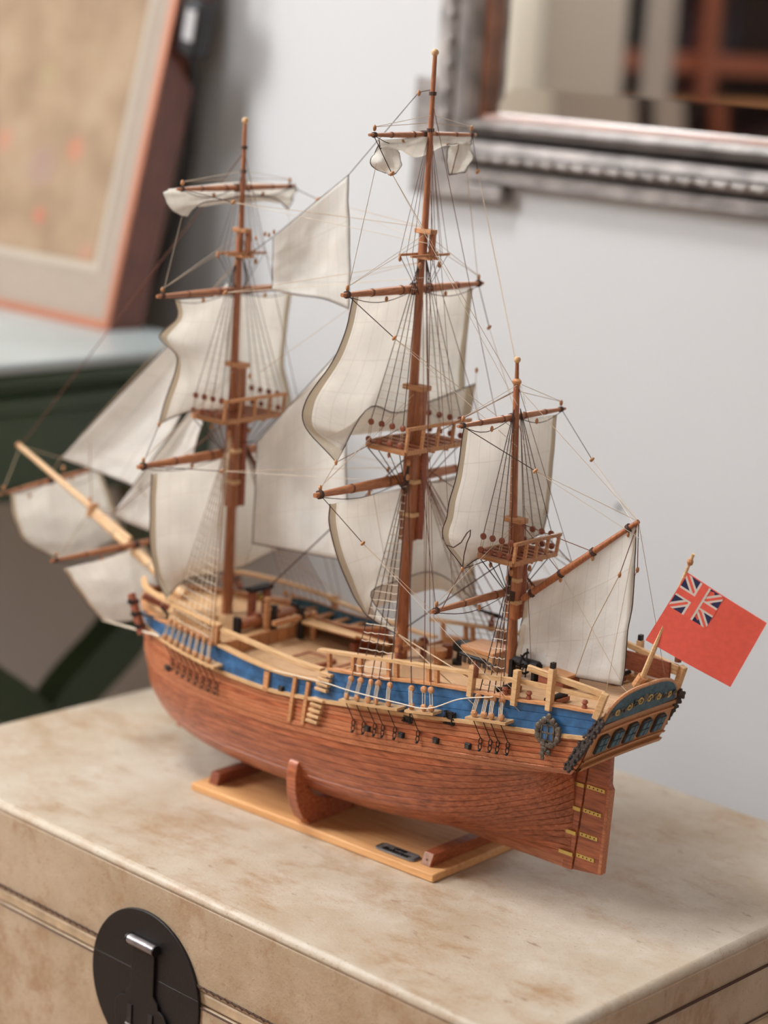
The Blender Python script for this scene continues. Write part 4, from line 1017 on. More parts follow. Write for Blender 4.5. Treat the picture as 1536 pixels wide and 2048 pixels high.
sail('fore_course', [
 row(XFC, [(303, 948, 0), (362, 934, 0), (420, 920, 0), (478, 907, 0), (536, 893, 0)]),
 row(XFC, [(300, 1015, -.006), (362, 1005, -.016), (424, 995, -.020), (482, 980, -.016), (540, 965, -.006)]),
 row(XFC, [(301, 1085, -.010), (362, 1075, -.024), (424, 1065, -.028), (486, 1050, -.024), (546, 1030, -.010)]),
 row(XFC, [(311, 1145, -.006), (364, 1135, -.020), (426, 1125, -.024), (488, 1110, -.020), (550, 1085, -.006)]),
 row(XFC, [(334, 1195, .008), (372, 1160, -.006), (430, 1145, -.010), (492, 1130, -.006), (558, 1100, .008)])], seed=6)
def rowy(pts): return [ay(u, v, y) for u, v, y in pts]
sail('main_topmast_staysail', [
 rowy([(546, 474, 0), (597, 432, 0), (648, 391, 0), (697, 350, 0)]),
 rowy([(546, 510, 0), (596, 490, .006), (648, 465, .006), (698, 440, 0)]),
 rowy([(545, 548, 0), (596, 545, .008), (648, 540, .008), (699, 530, 0)]),
 rowy([(545, 580, 0), (596, 590, .004), (648, 598, .004), (697, 618, 0)])], seed=7, wrinkle=.0012, hem=False)
sail('main_staysail', [
 rowy([(513, 884, 0), (570, 822, 0), (630, 756, 0), (690, 690, 0)]),
 rowy([(511, 955, 0), (570, 920, .010), (630, 890, .010), (692, 850, 0)]),
 rowy([(508, 1025, 0), (568, 1015, .012), (630, 1005, .012), (694, 1000, 0)]),
 rowy([(505, 1086, 0), (566, 1098, .006), (630, 1110, .006), (694, 1122, 0)])], seed=8, hem=False)
sail('jib', [
 rowy([(452, 566, 0), (455, 568, 0), (458, 570, 0)]),
 rowy([(345, 680, 0), (385, 690, .006), (420, 695, .002)]),
 rowy([(235, 795, 0), (300, 820, .010), (362, 830, .004)]),
 rowy([(150, 885, 0), (230, 905, .010), (305, 925, .004)]),
 rowy([(121, 917, 0), (200, 945, .008), (278, 978, .002)])], seed=9, hem=False)
sail('fore_staysail', [
 rowy([(410, 780, 0), (418, 782, 0), (425, 785, 0)]),
 rowy([(348, 862, 0), (375, 862, .004), (400, 862, 0)]),
 rowy([(285, 945, 0), (330, 955, .006), (372, 960, 0)]),
 rowy([(223, 1030, 0), (280, 1055, .005), (340, 1080, 0)])], seed=10, hem=False)
sail('spritsail_topsail', [
 row(-.5367, [(20, 986, 0), (80, 968, 0), (140, 950, 0), (200, 940, 0)]),
 row(-.5367, [(27, 1040, -.004), (90, 1030, -.012), (155, 1018, -.012), (218, 985, -.004)]),
 row(-.5367, [(52, 1084, -.004), (110, 1078, -.014), (170, 1062, -.014), (235, 1030, -.004)]),
 row(-.5367, [(118, 1120, 0), (155, 1112, -.008), (195, 1098, -.008), (246, 1072, 0)])], seed=11, hem=True)
sail('spritsail', [
 row(-.4174, [(128, 1138, 0), (180, 1124, 0), (235, 1108, 0), (290, 1090, 0)]),
 row(-.4174, [(152, 1178, -.004), (205, 1165, -.012), (258, 1148, -.012), (312, 1130, -.004)]),
 row(-.4174, [(180, 1215, -.004), (225, 1208, -.014), (272, 1195, -.014), (325, 1180, -.004)]),
 row(-.4174, [(206, 1240, 0), (245, 1244, -.008), (285, 1236, -.008), (335, 1215, 0)])], seed=12)
sail('spanker', [
 rowy([(1050, 1200, 0), (1124, 1150, 0), (1198, 1100, 0), (1272, 1050, 0)]),
 rowy([(1043, 1245, 0), (1112, 1220, .006), (1188, 1190, .006), (1270, 1150, 0)]),
 rowy([(1036, 1290, 0), (1108, 1285, .008), (1185, 1280, .008), (1256, 1265, 0)]),
 rowy([(1029, 1332, 0), (1100, 1345, .004), (1172, 1358, .004), (1243, 1372, 0)])], seed=13, wrinkle=.0014)
# furled topgallant sails, corners hanging loose
XFG = FORE(.5165) - .0085
sail('fore_topgallant_sail', [
 row(XFG, [(336, 378, 0), (400, 371, -.003), (470, 364, -.003), (540, 366, -.003), (588, 366, 0)]),
 row(XFG, [(328, 387, -.003), (398, 386, -.004), (470, 380, -.004), (540, 378, -.004), (592, 378, -.002)]),
 row(XFG, [(334, 408, -.003), (396, 402, -.004), (470, 395, -.004), (540, 394, -.004), (586, 392, -.002)]),
 row(XFG, [(352, 428, .002), (400, 413, .000), (470, 402, .001), (540, 404, .000), (582, 406, -.002)]),
 row(XFG, [(374, 436, .006), (402, 405, .004), (470, 395, .005), (540, 396, .004), (578, 418, .002)])], nr=20, nc=26, seed=14, wrinkle=.0018, hem=False)
XMG = MAIN(.5765) - .0085
sail('main_topgallant_sail', [
 row(XMG, [(758, 280, 0), (806, 277, .002), (850, 272, .003), (900, 269, .002), (944, 267, 0)]),
 row(XMG, [(760, 292, .003), (806, 289, .005), (850, 284, .006), (900, 280, .005), (942, 280, .003)]),
 row(XMG, [(762, 298, .003), (800, 298, .004), (840, 312, .004), (890, 288, .004), (940, 288, .003)]),
 row(XMG, [(764, 296, -.004), (800, 297, -.006), (838, 314, -.006), (890, 290, -.006), (938, 290, -.004)])], nr=14, nc=26, seed=15, hem=False)
sail('loose_sail_corner', [
 row(XMG, [(757, 290, 0), (775, 292, .003), (792, 294, 0)]),
 row(XMG, [(749, 308, -.006), (772, 308, .006), (797, 306, .004)]),
 row(XMG, [(742, 328, -.004), (768, 332, .006), (804, 326, .004)]),
 row(XMG, [(768, 346, 0), (782, 349, .003), (794, 347, .002)])], nr=14, nc=12, seed=16, hem=False)
sail('loose_sail_corner', [
 row(XMG, [(921, 282, 0), (932, 281, .003), (940, 281, 0)]),
 row(XMG, [(898, 296, -.004), (922, 294, .005), (942, 296, .002)]),
 row(XMG, [(894, 322, -.002), (918, 322, .006), (946, 318, .004)]),
 row(XMG, [(898, 350, 0), (914, 347, .004), (928, 344, .003)])], nr=14, nc=12, seed=17, hem=False)
rope('boltrope', [ax(u, v, XMG + .007) for u, v in ((917, 288), (916, 300), (911, 316), (906, 336), (903, 349))], .0005, 'rope_brown', YD['mg'])
# ------------------------------------------------------------------ channels, deadeyes, chain plates, shrouds, ratlines
chain_mb = MB()
for k in range(2):
    chain_mb.tube([(.0013 * math.cos(a), 0, -.0030 - .0042 * k + .0026 * math.sin(a)) for a in [2 * math.pi * i / 10 for i in range(10)]], .00042, 5, closed=True)
chain_mb.tube([(0, .0002, -.0098), (0, -.0016, -.0098)], .0011, 8)
chain_me = chain_mb.mesh('chain_link', M['black'], True)
def channel(xs, x0, x1, head, s, nrat, mname, rat0=.0):
    """a channel board on side s (-1 port, 1 starboard) with its deadeyes and shrouds up to head"""
    def edge(x): z = ZB(x) + .0040; return Vector((x, s * -HX(x, z).y, z))
    ch = empty('channel', (0, 0, 0)); ch.parent = ship
    rows = []
    for i in range(9):
        x = x0 + (x1 - x0) * i / 8; e = edge(x); w_ = .0118
        rows.append([e + V(0, -s * .001, 0), e + V(0, s * w_, 0), e + V(0, s * w_, .0022), e + V(0, -s * .001, .0022), e + V(0, -s * .001, 0)])
    mb = MB().grid(rows); mb.add(rows[0][:4], [(0, 1, 2, 3)]); mb.add(rows[-1][:4], [(3, 2, 1, 0)])
    mb.build('channel_board', M['pale'], ch)
    ups = []
    for x in xs:
        e = edge(x); lo = e + V(0, s * .0098, .0052); hd = Vector(head(s)); up = lo + (hd - lo).normalized() * .0140
        inst(dead_me, 'deadeye', ch, lo, (0, 0, random.uniform(-.5, .5))); inst(dead_me, 'deadeye', ch, up, (0, 0, random.uniform(-.5, .5)))
        ln = MB()
        for d in (-.0015, 0, .0015): ln.tube([lo + V(d, s * .0012, .001), up + V(d * .9, s * .0012, -.001)], .0004, 4)
        ln.tube([lo + V(-.0015, -s * .001, .001), up + V(.0013, -s * .001, -.001)], .0004, 4)
        ln.build('lanyard', M['rope_lan'], ch)
        hp_ = HX(x + .002, e.z - .0250); hull_p = V(x + .002, s * -hp_.y, e.z - .0250)
        top_ = e + V(0, s * .0102, 0)
        low_ = hull_p + V(0, s * .0022, .0095)
        MB().tube([top_, low_], .00038, 5).build('chain_plate', M['black'], ch)
        inst(chain_me, 'chain_link', ch, hull_p + V(0, s * .0018, .0098), (R(6) * s, 0, R(20)))
        rope('shroud', [up, hd + V((x - xs[0]) * .02, 0, -.002 * xs.index(x) / len(xs))], .00044, ('rope_tan' if mname == 'fore' else 'rope_dark') if s < 0 else 'rope_brown')
        ups.append((up, hd))
    if nrat:
        rat = MB()
        for k in range(nrat):
            t = .03 + .90 * k / nrat
            pts = [lerp(a, b_, t) for a, b_ in ups]
            q = []
            for i in range(len(pts) - 1):
                q += [pts[i], (pts[i] + pts[i + 1]) / 2 - V(0, 0, .0006 + .0005 * math.sin(k * 1.7 + i))]
            rat.tube(q + [pts[-1]], .00034, 4)
        tag(rat.build('ratlines', M['rope_pale']), kind='stuff').parent = ship
    return ch
hm = lambda s: (MAIN(.318) + .001, s * .0062, .316)
hf = lambda s: (FORE(.308) + .001, s * .0060, .306)
hz = lambda s: (MIZ(.255) + .001, s * .0052, .252)
XA = [-.0805, -.0700, -.0590, -.0510, -.0390]; XB = [-.0170, -.0060, .0010]; XF = [-.294 + .0085 * k for k in range(8)]; XZ = [.0395, .0480, .0545, .0630]
for s in (-1, 1):
    channel(XA, -.0870, -.0290, hm, s, 24, 'main')
    ch = channel(XB[:1], -.0222, .0042, hm, s, 0, 'main')
    channel(XF, -.3015, -.2260, hf, s, 22, 'fore')
    channel(XZ, .0330, .0680, hz, s, 13, 'mizzen')
    # backstays set up on the small after channel
    for x, zt, fx in ((-.006, .600, MAIN), (.001, .497, MAIN), (-.230, .545, FORE), (-.236, .478, FORE)):
        z = ZB(x) + .0040; lo = V(x, s * (-HX(x, z).y + .0098), z + .0052); hd = V(fx(zt), 0, zt); up = lo + (hd - lo).normalized() * .0140
        if fx is MAIN:
            inst(dead_me, 'deadeye', ship, lo); inst(dead_me, 'deadeye', ship, up)
            ln = MB()
            for d in (-.0012, .0012): ln.tube([lo + V(d, 0, .001), up + V(d, 0, -.001)], .0004, 4)
            ln.build('lanyard', M['rope_pale'], ship)
        rope('backstay', [up, hd], .00034, 'rope_brown')
    x = .060; z = ZB(x) + .004; rope('backstay', [V(x, s * (-HX(x, z).y + .0085), z + .004), V(MIZ(.392), 0, .392)], .0003, 'rope_brown')

# ------------------------------------------------------------------ stays, lifts, braces and other running lines
yx = lambda k, side: None
def yend(fx, z, e, dx=-.0075): return V(fx(z) + dx, -e, z), V(fx(z) + dx, e, z)
E_ = {'mc': yend(MAIN, .301, .102), 'mt': yend(MAIN, .4555, .082), 'mg': yend(MAIN, .5765, .061), 'fc': yend(FORE, .287, .100), 'ft': yend(FORE, .429, .084), 'fg': yend(FORE, .5165, .066), 'zt': yend(MIZ, .369, .064, -.005), 'zc': yend(MIZ, .2315, .092, -.004)}
mp = lambda fx, z: V(fx(z), 0, z)
tip = V(-.5800, 0, .2450)
rope('stay', [mp(FORE, .548), tip], .00048, 'rope_brown')
rope('stay', [mp(FORE, .458), ay(121, 917), V(-.535, 0, .2265)], .00042, 'rope_tan')
rope('stay', [mp(FORE, .322), ay(223, 1030), V(-.470, 0, .2020)], .00050, 'rope_brown')
rope('stay', [mp(MAIN, .612), ay(838, 184), ay(697, 350), ay(546, 474), mp(FORE, .456)], .00036, 'rope_dark'); block(ay(838, 186), s=.95)
for k, p in enumerate(((538, 470), (530, 468), (512, 476), (548, 464))): block(ay(*p), s=.8)
rope('stay', [mp(MAIN, .470), ay(690, 690), ay(513, 884), mp(FORE, .298)], .00042, 'rope_dark')
rope('stay', [mp(MAIN, .325), V(-.262, 0, .165)], .0006, 'rope_dark')
rope('stay', [mp(MIZ, .262), V(-.093, .0, .178)], .0005, 'rope_dark')
rope('stay', [mp(MIZ, .392), mp(MAIN, .330)], .00036, 'rope_brown')
rope('stay', [ay(697, 618), ay(700, 700), ay(560, 830)], .0003, 'rope_tan')
rope('sheet', [ay(545, 580), ay(697, 618), ay(520, 745)], .00026, 'rope_tan'); block(ay(500, 752), s=.9)
rope('sheet', [ay(505, 1086), V(-.27, -.03, .145)], .0003, 'rope_tan')
for sd in (0, 1):
    f = (-1, 1)[sd]
    for k, fx, zl in (('mc', MAIN, .372), ('mt', MAIN, .499), ('mg', MAIN, .592), ('fc', FORE, .361), ('ft', FORE, .478), ('fg', FORE, .531), ('zt', MIZ, .395), ('zc', MIZ, .285)):
        rope('lift', [E_[k][sd] + V(0, 0, .006), mp(fx, zl) + V(0, f * .003, 0)], .00026, 'rope_pale')
        rope('lift', [E_[k][sd] + V(0, 0, .006), mp(fx, zl - .006) + V(-.002, f * .004, 0)], .00022, 'rope_tan')
    # braces with their pendant blocks
    def brace(a, b_, t=.16):
        p = lerp(a, b_, t) - V(0, 0, .004); rope('brace_pendant', [a, p], .00036, 'rope_dark'); block(p, rot=(0, R(40), 0), s=.95)
        rope('brace', [p, b_], .00022, 'rope_tan'); rope('brace', [p, b_ + V(.004, f * .002, -.012)], .00022, 'rope_pale')
    brace(E_['fg'][sd], mp(MAIN, .505), .22); brace(E_['ft'][sd], mp(MAIN, .478), .25); brace(E_['fc'][sd], mp(MAIN, .312), .30)
    brace(E_['mg'][sd], V(.0025, f * .003, .392), .13); brace(E_['mt'][sd], V(MIZ(.36), f * .003, .36), .28)
    brace(E_['mc'][sd], V(.070, f * .060, .172), .22)
    brace(E_['zt'][sd], V(.1217, 0, .3102), .42)
    rope('brace', [E_['zc'][sd], V(-.085, f * .004, .312)], .0003, 'rope_dark')
    rope('sheet', [E_['fg'][sd] - V(0, f * .004, 0) + V(0, 0, -.014), E_['ft'][sd]], .0003, 'rope_pale')
    rope('sheet', [E_['mg'][sd] + V(0, f * -.006, -.020), E_['mt'][sd]], .0003, 'rope_tan')
rope('brace', [V(-.5367, -.0580, .2138), tip], .0003, 'rope_tan'); rope('brace', [V(-.5367, .0580, .2242), tip], .0003, 'rope_tan')
rope('lift', [V(-.4174, -.094, .1815), V(-.476, 0, .2050)], .0003, 'rope_tan'); rope('lift', [V(-.4174, .094, .1815), V(-.476, 0, .2050)], .0003, 'rope_tan')
rope('halyard', [ay(180, 885), ay(180, 940), ay(184, 1020)], .0006, 'rope_tan')
mtc = ax(672, 925, XMT - .006); rope('sheet', [mtc, V(MAIN(.301) - .0075, -.103, .304)], .00036, 'rope_tan'); block(mtc, s=.9)
rope('clewline', [mtc, V(MAIN(.33), -.020, .345)], .00032, 'rope_brown'); mtr = ax(951, 769, XMT - .004); rope('clewline', [mtr, mtr + V(0, 0, .012)], .0003, 'rope_tan'); block(mtr + V(0, 0, .012), s=.9)
rope('sheet', [mtr, V(MAIN(.301) - .0075, .103, .304)], .00036, 'rope_tan')
mcc = ax(795, 1268, XMC + .046); rope('sheet', [mcc, V(.022, -.062, .176)], .0006, 'rope_tan'); rope('sheet', [mcc, V(.035, -.069, .158)], .0005, 'rope_tan'); block(mcc, s=.9)
rope('clewline', [mcc, V(-.104, -.04, .296)], .00024, 'rope_tan')
ztc = ax(925, 1138, XZT + .004); rope('sheet', [ztc, V(MIZ(.2315), -.090, .234)], .0004, 'rope_brown'); block(ztc, s=.9)
rope('clewline', [ztc, V(.000, -.016, .258)], .0004, 'rope_dark')
rope('sheet', [ax(1086, 1064, XZT + .004), V(MIZ(.2315), .088, .234)], .0004, 'rope_dark')
ftc = ax(318, 849, XFT); rope('sheet', [ftc, V(FORE(.287) - .0075, -.100, .290)], .0004, 'rope_dark'); block(ftc, s=.9)
fcc = ax(334, 1195, XFC + .008); rope('tack', [fcc, V(-.335, -.045, .150)], .0005, 'rope_pale')
rope('sheet', [ax(558, 1100, XFC + .008), V(-.17, .072, .142)], .0004, 'rope_tan')
rope('sheet', [ax(206, 1240, -.4174), V(-.300, -.0795, .1365)], .0009, 'rope_pale', n=6)
rope('sheet', [ax(206, 1240, -.4174), ax(128, 1138, -.4174)], .0006, 'rope_pale')
jc = ay(278, 978, .002); rope('sheet', [jc, V(-.33, .035, .155)], .0004, 'rope_tan')
rope('topping_lift', [gaff1, mp(MIZ, .392)], .00024, 'rope_tan'); rope('topping_lift', [lerp(gaff0, gaff1, .62), mp(MIZ, .288)], .00036, 'rope_brown'); rope('topping_lift', [lerp(gaff0, gaff1, .34), mp(MIZ, .292)], .00036, 'rope_brown')
for s in (-1, 1):
    rope('vang', [gaff1, V(.132, s * .040, .186)], .00024, 'rope_tan')
    v1 = V(.117, s * .012, .270); rope('brail', [gaff1, v1], .0004, 'rope_brown'); block(v1, s=.9); rope('brail', [v1, V(.098, s * .014, .225), V(.085, s * .012, .183)], .00036, 'rope_tan')
rope('spanker_sheet', [ay(1243, 1372), V(.128, 0, .176)], .0004, 'rope_tan')
random.seed(5)
for (u0, v0, u1, v1, y0, y1, r_, mt_) in ((858, 330, 905, 1180, 0, -.02, .00026, 'rope_brown'), (868, 330, 930, 1190, 0, .02, .00026, 'rope_brown'), (846, 600, 850, 1330, -.002, -.03, .00028, 'rope_brown'), (852, 600, 870, 1330, .003, -.03, .00028, 'rope_brown'), (486, 470, 470, 1230, 0, -.02, .00024, 'rope_tan'), (480, 470, 430, 1235, -.002, -.05, .00024, 'rope_tan'), (1038, 850, 1000, 1310, 0, -.03, .00026, 'rope_brown'), (1042, 850, 1062, 1320, 0, -.01, .00026, 'rope_brown'), (1046, 1010, 1240, 1360, .002, .0, .00020, 'rope_tan')):
    rope('running_line', [ay(u0, v0, y0), ay(u1, v1, y1)], r_, mt_)
# blocks hanging about the tops
for fx, z in ((MAIN, .318), (MAIN, .306), (MAIN, .476), (FORE, .308), (FORE, .455), (MIZ, .250)):
    for s in (-1, 1): block((fx(z) + .006, s * .012, z), s=1.05); block((fx(z) - .010, s * .018, z + .004), s=.9)

# ------------------------------------------------------------------ rails and stanchions
def on_side(x, z, s, inn=.002): p = HX(x, min(z, .178)); return V(x, s * (-p.y - inn), z)
def post(x, z0, z1, s, w_=.0032, mat='tan', lean=0.0, parent=None, inn=.002):
    a = on_side(x, z0, s, inn); b_ = V(x + lean, a.y, z1)
    return MB().bar(a, b_, w_, w_).build('stanchion', M[mat], parent or ship, bevel=.0003)
for s in (-1, 1):
    rl = empty('waist_railing', (0, 0, 0)); rl.parent = ship
    zr = pl([-.24, -.20, -.13, -.118], [.1560, .1530, .1487, .1490])
    pts = [-.2400 + .1220 * i / 16 for i in range(17)]
    rows = [[on_side(x, zr(x), s, .0055), on_side(x, zr(x), s, -.0010), on_side(x, zr(x) + .0022, s, -.0010), on_side(x, zr(x) + .0022, s, .0055), on_side(x, zr(x), s, .0055)] for x in pts]
    MB().grid(rows).add(rows[0][:4], [(0, 1, 2, 3)]).add(rows[-1][:4], [(3, 2, 1, 0)]).build('top_rail', M['pale'], rl)
    for x in (-.231, -.2185, -.1860, -.1575, -.1500, -.1425): post(x, ZT_W(x), zr(x), s, .0034, 'tan', parent=rl)
    for x, h in ((-.2080, .008), (-.1985, .007), (-.1900, .008), (-.1760, .0085), (-.1660, .006)): post(x, ZT_W(x), ZT_W(x) + h, s, .0032, 'redwood' if x > -.18 else 'tan', parent=rl)
    ql = empty('quarterdeck_railing', (0, 0, 0)); ql.parent = ship
    zq = pl([-.125, -.0483, .0295, .0654], [.1640, .1728, .1805, .1850])
    pts = [-.1235 + .1525 * i / 16 for i in range(17)]
    rows = [[on_side(x, zq(x), s, .0060), on_side(x, zq(x), s, -.0004), on_side(x, zq(x) + .0022, s, -.0004), on_side(x, zq(x) + .0022, s, .0060), on_side(x, zq(x), s, .0060)] for x in pts]
    MB().grid(rows).add(rows[0][:4], [(0, 1, 2, 3)]).add(rows[-1][:4], [(3, 2, 1, 0)]).build('top_rail', M['pale'], ql)
    for x in (-.1105, -.0855, -.0780, -.0500, -.0425, -.0120, -.0045): post(x, ZT_Q(x), zq(x), s, .0034, 'tan', lean=-.0012, parent=ql)
    for x in (-.066, -.029, .0085): post(x, ZT_Q(x), ZT_Q(x) + .0075, s, .0050, 'redwood', parent=ql)
    al = empty('stern_railing', (0, 0, 0)); al.parent = ship
    for x, zt in ((.0285, .1885), (.0670, .1935), (.0960, .2010), (.1345, .1915)): 
        MB().bar(on_side(x, ZT_Q(x) - .004, s, -.0012), on_side(x + (.006 if x > .12 else 0), zt, s, -.0004), .0046, .0052).build('tall_stanchion', M['pale'], al, bevel=.0004)
    MB().box(on_side(.0960, .2025, s, -.0004), (.0030, .0040, .0060)).build('iron_tip', M['black'], al)
    MB().bar(on_side(.0300, .1800, s), on_side(.0670, .1845, s), .0026, .0034).build('side_rail', M['pale'], al)
    MB().bar(on_side(.0670, .1845, s), on_side(.1370, .1860, s), .0026, .0034).build('side_rail', M['pale'], al)
    MB().bar(on_side(.0740, .1965, s), on_side(.1380, .1895, s), .0034, .0048).build('sloping_board', M['pale'], al, bevel=.0005)
    for x in (.046, .082, .116): post(x, ZT_Q(x), .1815 + (x - .046) * .05, s, .0030, 'tan', parent=al)
    for x in (.0560, .0765, .1230): MB().lathe(on_side(x, ZT_Q(x), s), on_side(x, ZT_Q(x) + .008, s), [(0, .0022), (.003, .0022), (.0045, .0014), (.006, .0026), (.0078, .0018)], 8).build('timberhead', M['redwood'], al, smooth=True)
    fl = empty('forecastle_railing', (0, 0, 0)); fl.parent = ship
    zf = pl([-.39, -.33, -.236], [.1610, .1625, .1580])
    pts = [-.236 - .142 * (i / 18) ** .8 for i in range(19)]
    rows = [[on_side(x, zf(x), s, .0050), on_side(x, zf(x), s, -.0014), on_side(x, zf(x) + .0024, s, -.0014), on_side(x, zf(x) + .0024, s, .0050), on_side(x, zf(x), s, .0050)] for x in pts]
    MB().grid(rows).add(rows[0][:4], [(0, 1, 2, 3)]).add(rows[-1][:4], [(3, 2, 1, 0)]).build('top_rail', M['pale'], fl)
    for k in range(13):
        x = -.240 - .0108 * k; post(x, ZT_F(x), zf(x), s, .0036, 'pale' if k % 3 else 'tan', parent=fl)
    MB().bar(on_side(-.236, .143, s, -.001), on_side(-.236, .160, s, -.001), .0044, .0044).build('end_stanchion', M['tan'], fl)
    if s > 0:
        MB().bar(on_side(.028, .1815, s, .0045), on_side(.131, .1855, s, .0045), .0018, .0150).build('bulwark_board', M['redwood'], ship)
    MB().bar(on_side(-.330, .1480, s, .020), V(-.352, s * .050, .1560), .0055, .0055).build('cathead', M['redwood'], ship, bevel=.0006)
    # bow anchor lashed alongside
    an = empty('anchor', (0, 0, 0)); an.parent = ship
    a0, a1 = ay(262, 1187, -.064), ay(285, 1268, -.066)
    if s > 0: a0, a1 = V(a0.x, .064, a0.z), V(a1.x, .066, a1.z)
    MB().bar(a0, lerp(a0, a1, .5), .0052, .0060).build('anchor_stock', M['redwood'], an, bevel=.0006); MB().bar(lerp(a0, a1, .5), a1, .0062, .0068).build('anchor_stock', M['redwood'], an, bevel=.0006)
    for t in (.2, .5, .8): p = lerp(a0, a1, t); MB().box(p, (.0070, .0076, .0040)).build('iron_hoop', M['black'], an)
    c_ = lerp(a0, a1, .5); e_ = c_ + V(.034, -s * .004, .002)
    MB().tube([c_, e_], .0012, 8).build('anchor_shank', M['black'], an)
    MB().tube([e_ + V(-.006, s * .002, .010), e_ + V(.0, 0, .005), e_, e_ + V(0, 0, -.005), e_ + V(-.006, s * .002, -.010)], .0013, 8).build('anchor_arms', M['black'], an, smooth=True)

# ------------------------------------------------------------------ fittings on the port and starboard sides
for s in (-1, 1):
    ld = empty('side_ladder', (0, 0, 0)); ld.parent = ship
    for k, z in enumerate((.1490, .1445, .1400, .1357, .1262, .1214, .1166, .1118, .1070)):
        x = -.1095 - (.149 - z) * .26; p = HX(x, z)
        MB().box((x, s * (-p.y + .0022), z), (.0125, .0046, .0025)).build('step', M['pale'], ld, bevel=.0004)
    for x0, x1, z0, z1 in ((-.1420, -.1455, .1400, .1005), (-.1276, -.1312, .1385, .1015), (-.1736, -.1742, .1360, .1190)):
        pts = [(x0 + (x1 - x0) * i / 6, z0 + (z1 - z0) * i / 6) for i in range(7)]
        rows = []
        for x, z in pts:
            y = -HX(x, z).y; w_ = .0017 if z1 < .11 else .0026
            rows.append([V(x - w_, s * (y), z), V(x - w_, s * (y + .0030), z), V(x + w_, s * (y + .0030), z), V(x + w_, s * y, z), V(x - w_, s * y, z)])
        MB().grid(rows).build('fender', M['tan'], ship)
    for (u, v) in ((563, 1377), (735, 1457), (803, 1470), (872, 1481), (936, 1492), (335, 1335)):
        x = -.1; 
        for _ in range(12):
            q = ay(u, v, HX(x, .115).y - .001); x = q.x
            yy = HX(x, q.z).y
            q = ay(u, v, yy - .001); x = q.x
        sc_ = empty('scuttle', (q.x, s * (-HX(q.x, q.z).y + .0012), q.z)); sc_.parent = ship
        MB().box((0, 0, 0), (.0056, .0026, .0048)).build('scuttle_lid', M['black'], sc_, bevel=.0006)
        MB().box((0, s * .0015, .0), (.0038, .0012, .0030)).build('scuttle_plate', M['darkcarve'], sc_)
    for (u, v) in ((815, 1432), (893, 1438)):
        q = ay(u, v, -.0745); y = -HX(q.x, q.z).y
        gp = empty('gun_port', (q.x, s * (y + .0008), q.z)); gp.parent = ship
        MB().box((0, 0, 0), (.0095, .0018, .0105)).build('port_lid', M['darkcarve'], gp)
        for dx in (-.0030, .0030): MB().box((dx, s * .0013, 0), (.0011, .0012, .0112)).build('hinge_iron', M['black'], gp)
        for dz in (-.0046, 0, .0046): MB().box((0, s * .0015, dz), (.0100, .0010, .0010)).build('hinge_iron', M['black'], gp)
rope('side_rope', crline([on_side(-.165, .139, -1, -.004), on_side(-.11, .1425, -1, -.004), on_side(-.075, .1455, -1, -.0115), on_side(-.03, .1475, -1, -.0125), on_side(.0, .1500, -1, -.0130), on_side(.022, .1610, -1, -.005), on_side(.05, .169, -1, -.004)], 30), .0005, 'rope_pale')

# ------------------------------------------------------------------ deck furniture
def zdk(x): return (ZD_F(x) if x < -.236 else (ZD_W(x) if x < -.1115 else ZD_Q(x))) + .0022
bf = empty('belfry', (0, 0, 0)); bf.parent = ship
for y in (-.006, .012):
    MB().box((-.262, y, .1555), (.0060, .0058, .034)).build('belfry_post', M['redwood'], bf, bevel=.0006)
MB().box((-.262, .003, .1740), (.0090, .0280, .0040)).build('belfry_roof', M['black'], bf, bevel=.0008)
MB().ball((-.262, .003, .1660), .0034, 10, (1, 1, 1.1)).build('bell', M['brass'], bf, smooth=True)
sc_n = empty('hammock_screen', (0, 0, 0)); sc_n.parent = ship
for k in range(10):
    t = k / 9; p = lerp(ay(352, 1226, -.048), ay(430, 1246, -.048), t)
    MB().box((p.x, p.y, p.z), (.0052, .0030, .0150)).build('screen_slat', M['pale'], sc_n, bevel=.0008)
wl = empty('windlass', (0, 0, 0)); wl.parent = ship
MB().tube([(-.2500, -.034, .1500), (-.2500, .034, .1500)], .0050, 10).build('windlass_drum', M['mast'], wl, smooth=True, angle=40)
for y in (-.036, -.012, .012, .036): MB().box((-.2500, y, .1480), (.0070, .0040, .0180)).build('windlass_bitt', M['black'] if abs(y) > .02 else M['redwood'], wl, bevel=.0005)
for (x, y, h, mt_) in ((-.2400, -.010, .030, 'tan'), (-.2300, .024, .030, 'black'), (-.2390, -.0020, .022, 'black'), (-.2250, .034, .026, 'tan')):
    MB().lathe((x, y, zdk(x) - .001), (x, y, zdk(x) + h), [(0, .0030), (h * .8, .0030), (h * .82, .0020), (h * .88, .0020), (h * .9, .0034), (h, .0030)], 10).build('bitt', M[mt_], ship, smooth=True, angle=40)
MB().bar((-.2300, -.012, .1515), (-.2300, .036, .1515), .0040, .0040).build('bitt_crosspiece', M['tan'], ship)
